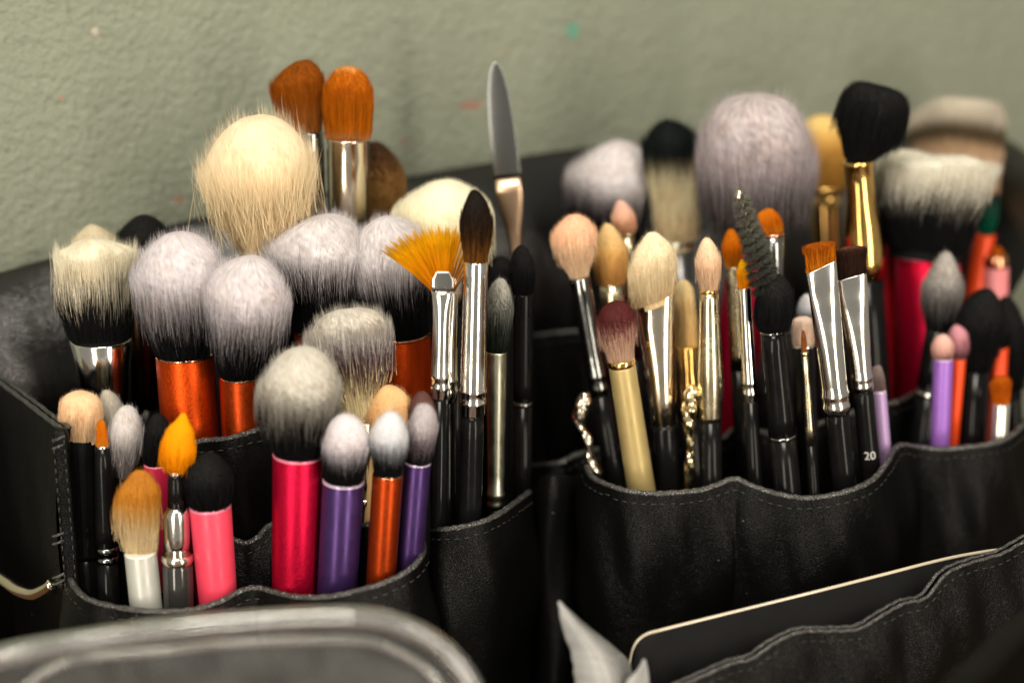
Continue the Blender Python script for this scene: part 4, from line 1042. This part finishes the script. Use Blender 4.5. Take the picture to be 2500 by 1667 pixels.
brush('large soft black brush on black handle near the end of the case', (2402, 698), (2384, 902), (2374, 1090), .646,
      [(0, 32), (.35, 50), (.65, 58), (.86, 42), (1, 0)], H['black'], [('ferrule', BLACKP, [(0, 32), (E, 30)])])
brush('dark brush at the very end of the case behind the soft black brush', (2456, 712), (2468, 950), (2474, 1060), .662,
      [(0, 28), (.4, 44), (.7, 42), (1, 0)], H['black'], [('handle', BLACKP, cyl(24))])
brush('bright orange handle above the small rust flat brush', (2444, 760), (2441, 846), (2430, 1060), .654,
      [(0, 18), (.5, 26), (1, 0)], H['black'], [('handle', REDOR, cyl(21, 20))])
brush('small rust flat brush with white metal ferrule by the end pocket', (2443, 914), (2444, 984), (2437, 1092), .630,
      [(0, 21), (.5, 26), (.85, 25), (1, 16)], H['rust'], [('ferrule', plain('white_metal', (.80, .76, .66), .22, .9), [(0, 21), (2, 22), (E, 19)])], flat=.5)

brush('blush-tipped heart-shaped brush with grey ferrule, first by the hinge', (1394, 517), (1414, 676), (1505, 1192), .622,
      [(0, 23), (.25, 38, 36), (.55, 56, 52), (.78, 50, 52), (.93, 28, 34), (1, 0)], H['blush'],
      [('ferrule', DARKCHROME, ringed(26, 290, 24, 1.0, 238, 268)), ('handle', BLACKP, [(288, 25), (E, 30)])], flat=.7, fly=.03)
brush('honey-coloured oval brush beside the blush-tipped one', (1484, 541), (1494, 690), (1520, 1190), .638,
      [(0, 31), (.35, 41), (.65, 39), (.85, 27), (1, 0)], H['honey'], [('rim', CHROME_W, rimrow(29, -2, 8)), ('ferrule', CHAMP, [(4, 30), (240, 26)]), ('handle', BLACKP, [(238, 26), (E, 24)])], fly=.03)
brush('small rosy pointed brush with thin gold ferrule', (1513, 484), (1531, 573), (1560, 1100), .654,
      [(0, 15), (.3, 28, 27), (.55, 31, 29), (.8, 20), (1, 0)], H['rosy'], [('rim', CHROME_W, rimrow(17, -3, 8)), ('ferrule', CHAMP, [(4, 16), (300, 20)]), ('handle', BLACKP, [(298, 20), (E, 20)])])
brush('large straw-cream slanted brush with wide champagne ferrule', (1590, 557), (1600, 732), (1632, 1212), .607,
      [(0, 48, 45), (.25, 63, 52), (.5, 62, 60), (.75, 46, 52), (.92, 22, 26), (1, 0)], H['straw'],
      [('ferrule', CHROME_W, [(0, 46, .42), (2, 47.5, .42), (60, 45, .5), (160, 39, .8), (230, 36, 1), (298, 33, 1), (300, 31, 1)]), ('handle', BLACKP, [(298, 35), (310, 37), (E, 38)])], flat=.5, slant=.32, fly=.02, density=1.2)
brush('burgundy-tipped fluffy brush on a khaki-gold handle', (1497, 730), (1517, 884), (1568, 1208), .594,
      [(0, 31), (.3, 40, 37), (.62, 52, 49), (.82, 46, 46), (.94, 28), (1, 0)], H['burgundy'],
      [('ring', GOLD, [(-8, 30), (-5, 33), (2, 34), (8, 33), (11, 30)]), ('handle', KHAKI, [(9, 32), (14, 33), (E, 40)])], fly=.02)
brush('custard-cream upright flat brush with bright gold ferrule', (1666, 676), (1677, 843), (1694, 1150), .622,
      [(0, 28), (.5, 27), (.85, 25), (1, 10)], H['custard'], [('ferrule', GOLD, [(0, 27), (2, 28), (60, 27), (100, 32), (130, 34), (170, 30)]), ('handle', BLACKP, [(168, 29), (E, 26)])], flat=.55, fly=.005)
brush('pale fuzzy crease brush with flared champagne ferrule', (1727, 576), (1731, 709), (1737, 1208), .601,
      [(0, 21), (.3, 29), (.6, 32), (.82, 24), (.94, 14), (1, 0)], H['crease'],
      [('rim', GOLD, rimrow(23, -3, 8)), ('ferrule', CHAMP, [(4, 23), (30, 25), (100, 28), (215, 34), (300, 29), (311, 28)]), ('handle', BLACKP, [(309, 27), (E, 29)])], fly=.05, jagtip=.06, rad=1.05e-4)
brush('ginger oval brush partly behind the black mascara wand', (1785, 556), (1790, 650), (1815, 1150), .634,
      [(0, 17), (.4, 25), (.7, 23), (1, 0)], H['ginger'], [('ferrule', CHAMP, [(0, 17), (2, 18), (250, 20)]), ('handle', BLACKP, [(248, 20), (E, 20)])])
brush('tiny bright orange brush with slim chrome ferrule', (1815, 629), (1818, 702), (1845, 1206), .599,
      [(0, 15), (.5, 18, 17), (.85, 13), (1, 7)], H['orange'], [('ferrule', CHROME, ringed(15.5, 274, 18, 1.0, 226, 252)), ('handle', BLACKP, [(272, 18), (E, 25)])], flat=.6, jagtip=.12, fly=.06)
brush('soft black round brush with glossy black ferrule below the mascara wand', (1893, 662), (1886, 808), (1924, 1214), .593,
      [(0, 31), (.25, 44, 46), (.55, 47, 50), (.8, 38, 42), (1, 0)], H['black'],
      [('rim', DARKCHROME, rimrow(31, -3, 7)), ('ferrule', BLACKP, [(3, 31), (250, 34)]), ('ring', DARKCHROME, [(250, 33), (252, 35), (256, 35), (258, 33)]), ('handle', BLACKP, [(254, 33), (E, 35)])], fly=.03)
brush('ginger angled brush with copper-rimmed ferrule behind the mascara wand', (1868, 508), (1886, 570), (1900, 1000), .628,
      [(0, 28), (.5, 33, 30), (.85, 28, 22), (1, 8)], H['ginger'], [('rim', COPPER, rimrow(29, -2, 6)), ('ferrule', DARKCHROME, [(3, 28), (200, 25)]), ('handle', BLACKP, [(198, 24), (E, 24)])], flat=.5)
brush('square peach-white brush with thin silver rim behind the liner brush', (1957, 769), (1962, 842), (1975, 1192), .613,
      [(0, 26), (.6, 26), (.88, 25), (1, 14)], H['palepeach'], [('rim', CHROME, rimrow(27, -2, 7)), ('ferrule', BLACKP, [(4, 27), (E, 26)])], flat=.4, fly=.0)
brush('small white fluffy tip above the square peach-white brush', (1968, 714), (1970, 800), (1978, 1100), .630,
      [(0, 16), (.5, 24), (1, 0)], H['white_b'], [('handle', BLACKP, cyl(16))])
brush('hair-thin liner brush with slender gold ferrule', (1961, 804), (1964, 862), (1988, 1206), .592,
      [(0, 6.5), (.5, 6.5), (.85, 5), (1, 1.5)], H['liner'], [('rim', CHAMP, rimrow(9.5, -3, 8)), ('ferrule', CHAMP, [(4, 8), (225, 12)]), ('handle', BLACKP, [(223, 12), (E, 18)])], fly=0)
brush('stiff slanted auburn flat brush with pinched chrome ferrule', (2000, 588), (2005, 652), (2064, 1202), .590,
      [(0, 37), (.6, 37, 36), (.93, 35, 35), (1, 32)], H['auburnflat'],
      [('ferrule', CHROME, [(-1, 36, .24), (1, 38, .24), (60, 37, .28), (110, 36, .5), (200, 34, .85), (280, 33, 1)] + [(s, w) for s, w in ((298, 33), (302, 35.5), (308, 36), (313, 34), (326, 33.5), (330, 35.5), (336, 36), (341, 34), (352, 32))]),
       ('handle', BLACKP, [(350, 29), (370, 31), (E, 27)])], flat=.22, slant=.30, jagtip=.07, fly=.03, rad=1.05e-4, density=1.5)
dark = brush('stiff dark brown flat brush with pinched chrome ferrule and a number on its handle', (2077, 597), (2080, 676), (2131, 1202), .598,
      [(0, 36), (.6, 36), (.93, 34), (1, 32)], H['darkflat'],
      [('ferrule', CHROME, [(-1, 35, .2), (1, 36.5, .2), (50, 35, .24), (100, 32, .45), (180, 28, .85), (220, 27, 1), (232, 27), (236, 28.5), (242, 29), (247, 27.5), (252, 27), (256, 28.5), (261, 28.5), (272, 26)]),
       ('handle', BLACKP, [(270, 24), (300, 26), (E, 22)])], flat=.2, slant=.16, jagtip=.03, fly=.0, density=1.5)
brush('dull mauve flat brush on a slim lilac handle', (2140, 889), (2146, 956), (2163, 1150), .610,
      [(0, 17), (.6, 16), (1, 12)], H['mauveflat'], [('handle', LILAC, cyl(17.5, 13)), ('rim', LILACRIM, rimrow(17, -2, 6))], flat=.5)

# printed number and ring mark on the dark flat brush's handle
def print_marks():
    root, nk, bs, sc, Lpx, made = dark
    handle = made[1]
    a, r, f = frame_of(nk - bs)
    cu = bpy.data.curves.new('number', 'FONT'); cu.body = '20'; cu.align_x = 'CENTER'; cu.align_y = 'CENTER'; cu.size = 30 * sc
    to = bpy.data.objects.new('number', cu); COL.objects.link(to)
    bpy.context.view_layer.update()
    me = to.evaluated_get(bpy.context.evaluated_depsgraph_get()).to_mesh()
    V0 = np.array([v.co[:] for v in me.vertices]); F0 = [tuple(p.vertices) for p in me.polygons]
    bpy.data.objects.remove(to)
    t = math.hypot(2118 - 2080, 1101 - 676) / Lpx
    c = nk + (bs - nk) * t; R = 27.0 * sc
    def bend(V, cc):
        th = V[:, 0] / R - 0.10
        return cc + np.outer(np.sin(th) * R * 1.012, r) + np.outer(V[:, 1], a) + np.outer(np.cos(th) * R * 1.012, f)
    mesh_obj('printed_number', bend(V0, c), F0, WHITEPRINT, handle, False)
    ang = np.linspace(0, 2 * math.pi, 28, endpoint=False)
    V, F = [], []
    for i, rr in enumerate((15, 12.5, 8, 5.5)):
        V += [(math.cos(q) * rr * sc, math.sin(q) * rr * 0.8 * sc) for q in ang]
    for b in (0, 56):
        F += [(b + j, b + (j + 1) % 28, b + 28 + (j + 1) % 28, b + 28 + j) for j in range(28)]
    c2 = nk + (bs - nk) * (math.hypot(2127 - 2080, 1166 - 676) / Lpx)
    mesh_obj('printed_emblem', bend(np.array(V), c2), F, WHITEPRINT, handle, False)
print_marks()

# twisted mascara wand
def mascara_wand():
    Y = .592
    tp, nk = at(1808, 482, Y), at(1876, 712, Y + .002); bs = at(1935, 1210, Y + .012); sc = mpp(nk)
    root = empty('mascara_wand', bs + (bs - nk) * ((0.006 - bs[2]) / (bs[2] - nk[2])))
    set_props(root, 'black twisted mascara wand with bare metal tip', 'mascara wand')
    ax = nk - tp; L = np.linalg.norm(ax); a, r, f = frame_of(ax)
    n, turns = 15000, 5.6
    u = rng.uniform(0, 1, n)
    th = u * turns * 2 * math.pi + rng.integers(0, 2, n) * math.pi + rng.normal(0, .50, n)
    w = (20 + 25 * np.clip(u * 1.15, 0, 1) ** .8) * sc * rng.uniform(.80, 1.08, n)
    K = 4; P = np.zeros((n, K, 3)); TP = np.zeros((n, K))
    for k in range(K):
        v = k / (K - 1)
        j = rng.normal(0, .0005, (n, 3)) * v
        th2 = th + rng.normal(0, .35) * v * .4 + v * .25
        P[:, k] = tp + np.outer(u * L, a) + np.outer(np.cos(th2) * w * v, r) + np.outer(np.sin(th2) * w * v, f) + j
        TP[:, k] = u
    V, q, t_, nv = strand_arrays(P, 8.5e-5 * rng.uniform(.7, 1.2, n))
    tpv = np.concatenate([np.repeat(TP[:, :-1], 3, 1), TP[:, -1:]], 1).ravel()
    m = hair_mat('mascara_fibre', [(0.0, (.24, .235, .19)), (0.6, (.11, .115, .095)), (1.0, (.05, .053, .045))], .1, .6)
    o = fast_mesh('bristles', V, q, t_, {'tpos': tpv, 'rnd': np.repeat(rng.uniform(0, 1, n), nv), 'rnd2': np.repeat(rng.uniform(0, 1, n), nv)}, m, root)
    o['kind'] = 'stuff'
    wire = catmull([at(1806, 470, Y), at(1803, 482, Y - .001), at(1808, 492, Y), tp + a * L * .1, tp + a * L * .5, nk], 8)
    v, fc = tube(wire, .0011, 10); mesh_obj('wire', v, fc, CHROME_W, root)
    c = at(1805, 471, Y)
    v, fc = lathe([c + np.array((0, 0, z)) * 1 for z in np.linspace(-.0013, .0013, 9)], [math.sqrt(max(1e-9, .0013 ** 2 - z * z)) for z in np.linspace(-.0013, .0013, 9)], [math.sqrt(max(1e-9, .0013 ** 2 - z * z)) for z in np.linspace(-.0013, .0013, 9)], np.array((1., 0, 0)), np.array((0, -1., 0)), 14)
    mesh_obj('tip_bead', v, fc, CHROME_W, root)
    solid(root, 'handle', nk, bs, [(-20, 8), (60, 9), (70, 20), (E, 20)], BLACKP, sc, 500)
mascara_wand()

# ornate glittering handles
def ornate(label, pts, mat, Y, group=None):
    P = catmull([at(p[0], p[1], Y) for p in pts], 14)
    W = catmull([(p[2], 0, 0) for p in pts], 14)[:, 0]
    sc = mpp(P[0]); low = P[-1].copy(); low[2] = 0.006
    root = empty('ornate_handle', low)
    set_props(root, label, 'ornate handle', group)
    # rope-like twist: four lobes winding along the shaft, faceted so that it glitters
    P2 = np.array([[np.interp(u, np.linspace(0, 1, len(P)), P[:, k]) for k in range(3)] for u in np.linspace(0, 1, 190)])
    W2 = np.interp(np.linspace(0, 1, 190), np.linspace(0, 1, len(P)), W)
    n = 32; ang = np.linspace(0, 2 * math.pi, n, endpoint=False); V = []
    for i, (c, w) in enumerate(zip(P2, W2)):
        rr = max(w, 1) * sc * (0.84 + 0.17 * np.abs(np.cos(1.5 * (ang + i * 0.06)))) * (1 + 0.05 * math.cos(i * 0.24))
        V.append(c + np.stack([np.cos(ang) * rr, -np.sin(ang) * rr, np.zeros(n)], 1))
    F = grid_faces(len(P2), n, True); F.append(tuple(range(n - 1, -1, -1))); F.append(tuple(range((len(P2) - 1) * n, len(P2) * n)))
    mesh_obj('shaft', np.concatenate(V), F, mat, root, False)
    v, fc = lathe([P[-1], low], [W[-1] * sc * .7] * 2, [W[-1] * sc * .7] * 2, np.array((1., 0, 0)), np.array((0, -1., 0)), 16)
    mesh_obj('shank', v, fc, BLACKP, root)
ornate('glittering gold twisted handle between the two champagne ferrules', [(1688, 940, 8), (1690, 955, 19), (1686, 985, 20), (1682, 1015, 19), (1683, 1045, 16), (1686, 1080, 12), (1686, 1105, 11), (1685, 1125, 15), (1684, 1160, 17), (1684, 1210, 16)], CRYSTAL, .600)
ornate('glittering silver-gold handle leaning out by the hinge', [(1428, 958, 8), (1427, 972, 19), (1419, 1000, 22), (1414, 1025, 17), (1419, 1045, 12), (1432, 1062, 13), (1438, 1090, 12), (1441, 1115, 12), (1449, 1140, 19), (1458, 1165, 18), (1464, 1195, 12)], CRYSTAL2, .606)

# ------------------------------------------------------------------ clear plastic lid and scrap of plastic in front
def clear_nodes(nt, milk, rough, ior=2.0):
    """see-through plastic: transparent, a little milky, glossy by Fresnel"""
    N = nt.nodes.new; L = nt.links.new
    nt.nodes.remove(nt.nodes['Principled BSDF'])
    tb, df, gl, fr = N('ShaderNodeBsdfTransparent'), N('ShaderNodeBsdfDiffuse'), N('ShaderNodeBsdfGlossy'), N('ShaderNodeFresnel')
    tb.inputs['Color'].default_value = (.93, .94, .93, 1); df.inputs['Color'].default_value = (.86, .86, .84, 1)
    gl.inputs['Roughness'].default_value = rough; fr.inputs['IOR'].default_value = ior
    tc, nz = N('ShaderNodeTexCoord'), N('ShaderNodeTexNoise'); nz.inputs['Scale'].default_value = 45.0; nz.inputs['Detail'].default_value = 3.0
    L(tc.outputs['Object'], nz.inputs['Vector'])
    mr = N('ShaderNodeMapRange'); mr.inputs['From Min'].default_value = .3; mr.inputs['From Max'].default_value = .7
    mr.inputs['To Min'].default_value = milk * .6; mr.inputs['To Max'].default_value = milk * 1.5
    L(nz.outputs['Fac'], mr.inputs['Value'])
    m1, m2 = N('ShaderNodeMixShader'), N('ShaderNodeMixShader')
    L(mr.outputs['Result'], m1.inputs[0]); L(tb.outputs[0], m1.inputs[1]); L(df.outputs[0], m1.inputs[2])
    L(fr.outputs[0], m2.inputs[0]); L(m1.outputs[0], m2.inputs[1]); L(gl.outputs[0], m2.inputs[2])
    L(m2.outputs[0], nt.nodes['Material Output'].inputs['Surface'])

def clear_lid():
    m, nt, p = new_mat('clear_plastic')
    clear_nodes(nt, .10, .05, 1.9)
    film, nt2, p2 = new_mat('clear_film')
    p2.inputs['Base Color'].default_value = (.80, .82, .80, 1)
    p2.inputs['Roughness'].default_value = .22
    tb = nt2.nodes.new('ShaderNodeBsdfTransparent')
    tcx = nt2.nodes.new('ShaderNodeTexCoord'); nz = nt2.nodes.new('ShaderNodeTexNoise'); nz.inputs['Scale'].default_value = 60
    nt2.links.new(tcx.outputs['Object'], nz.inputs['Vector'])
    mr = nt2.nodes.new('ShaderNodeMapRange'); mr.inputs['To Min'].default_value = .015; mr.inputs['To Max'].default_value = .07
    nt2.links.new(nz.outputs['Fac'], mr.inputs['Value'])
    ms = nt2.nodes.new('ShaderNodeMixShader'); nt2.links.new(mr.outputs['Result'], ms.inputs[0])
    nt2.links.new(tb.outputs[0], ms.inputs[1]); nt2.links.new(p2.outputs[0], ms.inputs[2])
    nt2.links.new(ms.outputs[0], nt2.nodes['Material Output'].inputs['Surface'])
    outer = [(-150, 1720, .430), (-90, 1650, .432), (0, 1602, .434), (110, 1578, .436), (300, 1549, .440), (500, 1525, .443), (700, 1510, .446), (860, 1506, .448), (950, 1517, .449), (1030, 1548, .449), (1095, 1596, .448), (1140, 1650, .446), (1170, 1730, .443), (1180, 1850, .438)]
    P = catmull([at(*q) for q in outer], 8)
    c0 = P.mean(0); 
    root = empty('clear_box_lid', np.array((P[:, 0].mean(), .44, .002)))
    set_props(root, 'clear plastic box lid with thick rounded rim in front of the case', 'box lid')
    v, f = tube(P, .0031, 18); mesh_obj('rim', v, f, m, root)
    inner = [(-60, 1740, .434), (60, 1680, .436), (110, 1640, .438), (200, 1607, .440), (400, 1588, .444), (560, 1570, .446), (760, 1562, .448), (900, 1566, .449), (980, 1596, .449), (1040, 1634, .448), (1075, 1680, .446), (1090, 1760, .443)]
    Q = catmull([at(*q) for q in inner], 8)
    v, f = tube(Q, .0013, 12); mesh_obj('ridge', v, f, m, root)
    # wall of the lid between the two edges, then the pane down to the table
    k = 40
    idx = lambda A: np.array([np.array([np.interp(s, np.linspace(0, 1, len(A)), A[:, j]) for j in range(3)]) for s in np.linspace(0, 1, k)])
    A, B = idx(P), idx(Q)
    A2 = A + np.array((0, .0012, 0)); B2 = B + np.array((0, .0012, 0))
    mesh_obj('border', np.concatenate([A, B, B2, A2]), grid_faces(4, k) + [tuple(3 * k + j if q else j for q, j in ())][:0], film, root)
    C = B.copy(); C[:, 2] = np.minimum(C[:, 2] - .002, .012); C[:, 0] = np.linspace(B[0, 0], B[-1, 0], k)
    M = (B + C) / 2; M[:, 1] -= .0015
    C2, M2, B3 = C + np.array((0, .0012, 0)), M + np.array((0, .0012, 0)), B + np.array((0, .0012, 0))
    mesh_obj('pane', np.concatenate([B, M, C, C2, M2, B3]), grid_faces(6, k), film, root)
clear_lid()

def plastic_scrap():
    m, nt, p = new_mat('milky_plastic')
    clear_nodes(nt, .24, .30, 1.35)
    left = [(1362, 1468, .500), (1364, 1500, .499), (1372, 1545, .498), (1388, 1590, .497), (1396, 1640, .495), (1400, 1700, .492), (1405, 1800, .488)]
    midl = [(1366, 1467, .500), (1400, 1505, .497), (1440, 1545, .493), (1475, 1590, .489), (1500, 1640, .486), (1515, 1700, .484), (1520, 1800, .482)]
    rgt = [(1370, 1468, .501), (1420, 1514, .503), (1480, 1560, .506), (1535, 1607, .509), (1545, 1640, .506), (1540, 1700, .502), (1540, 1800, .498)]
    fold = [(1568, 1606, .500), (1572, 1604, .500), (1578, 1608, .499), (1583, 1622, .498), (1587, 1650, .496), (1590, 1700, .494), (1592, 1800, .490)]
    root = empty('plastic_scrap', np.array((.045, .49, .0)))
    set_props(root, 'torn milky plastic wrapper with pointed corner in front of the hinge', 'plastic wrapper')
    rows = [np.array([at(*q) for q in catmull(c, 5)]) for c in (left, midl, rgt)]
    V = np.concatenate(rows); n = len(rows[0])
    V = V + rng.normal(0, .00015, V.shape)
    mesh_obj('sheet', V, grid_faces(3, n), m, root)
    R0 = rows[2]; a_ = np.array([at(*q) for q in catmull(fold, 5)])
    b_ = np.array([at(*q) for q in catmull([(1545, 1640, .4955), (1535, 1650, .494), (1528, 1662, .492), (1520, 1690, .490), (1510, 1730, .488), (1500, 1770, .486), (1490, 1820, .484)], 5)])
    mesh_obj('folded_corner', np.concatenate([b_, (a_ + b_) / 2 + np.array((0, -.003, 0)), a_]), grid_faces(3, len(a_)), m, root)
    for o in list(root.children):
        md = o.modifiers.new('thickness', 'SOLIDIFY'); md.thickness = .0003
        sb = o.modifiers.new('smooth', 'SUBSURF'); sb.levels = 1; sb.render_levels = 2
plastic_scrap()
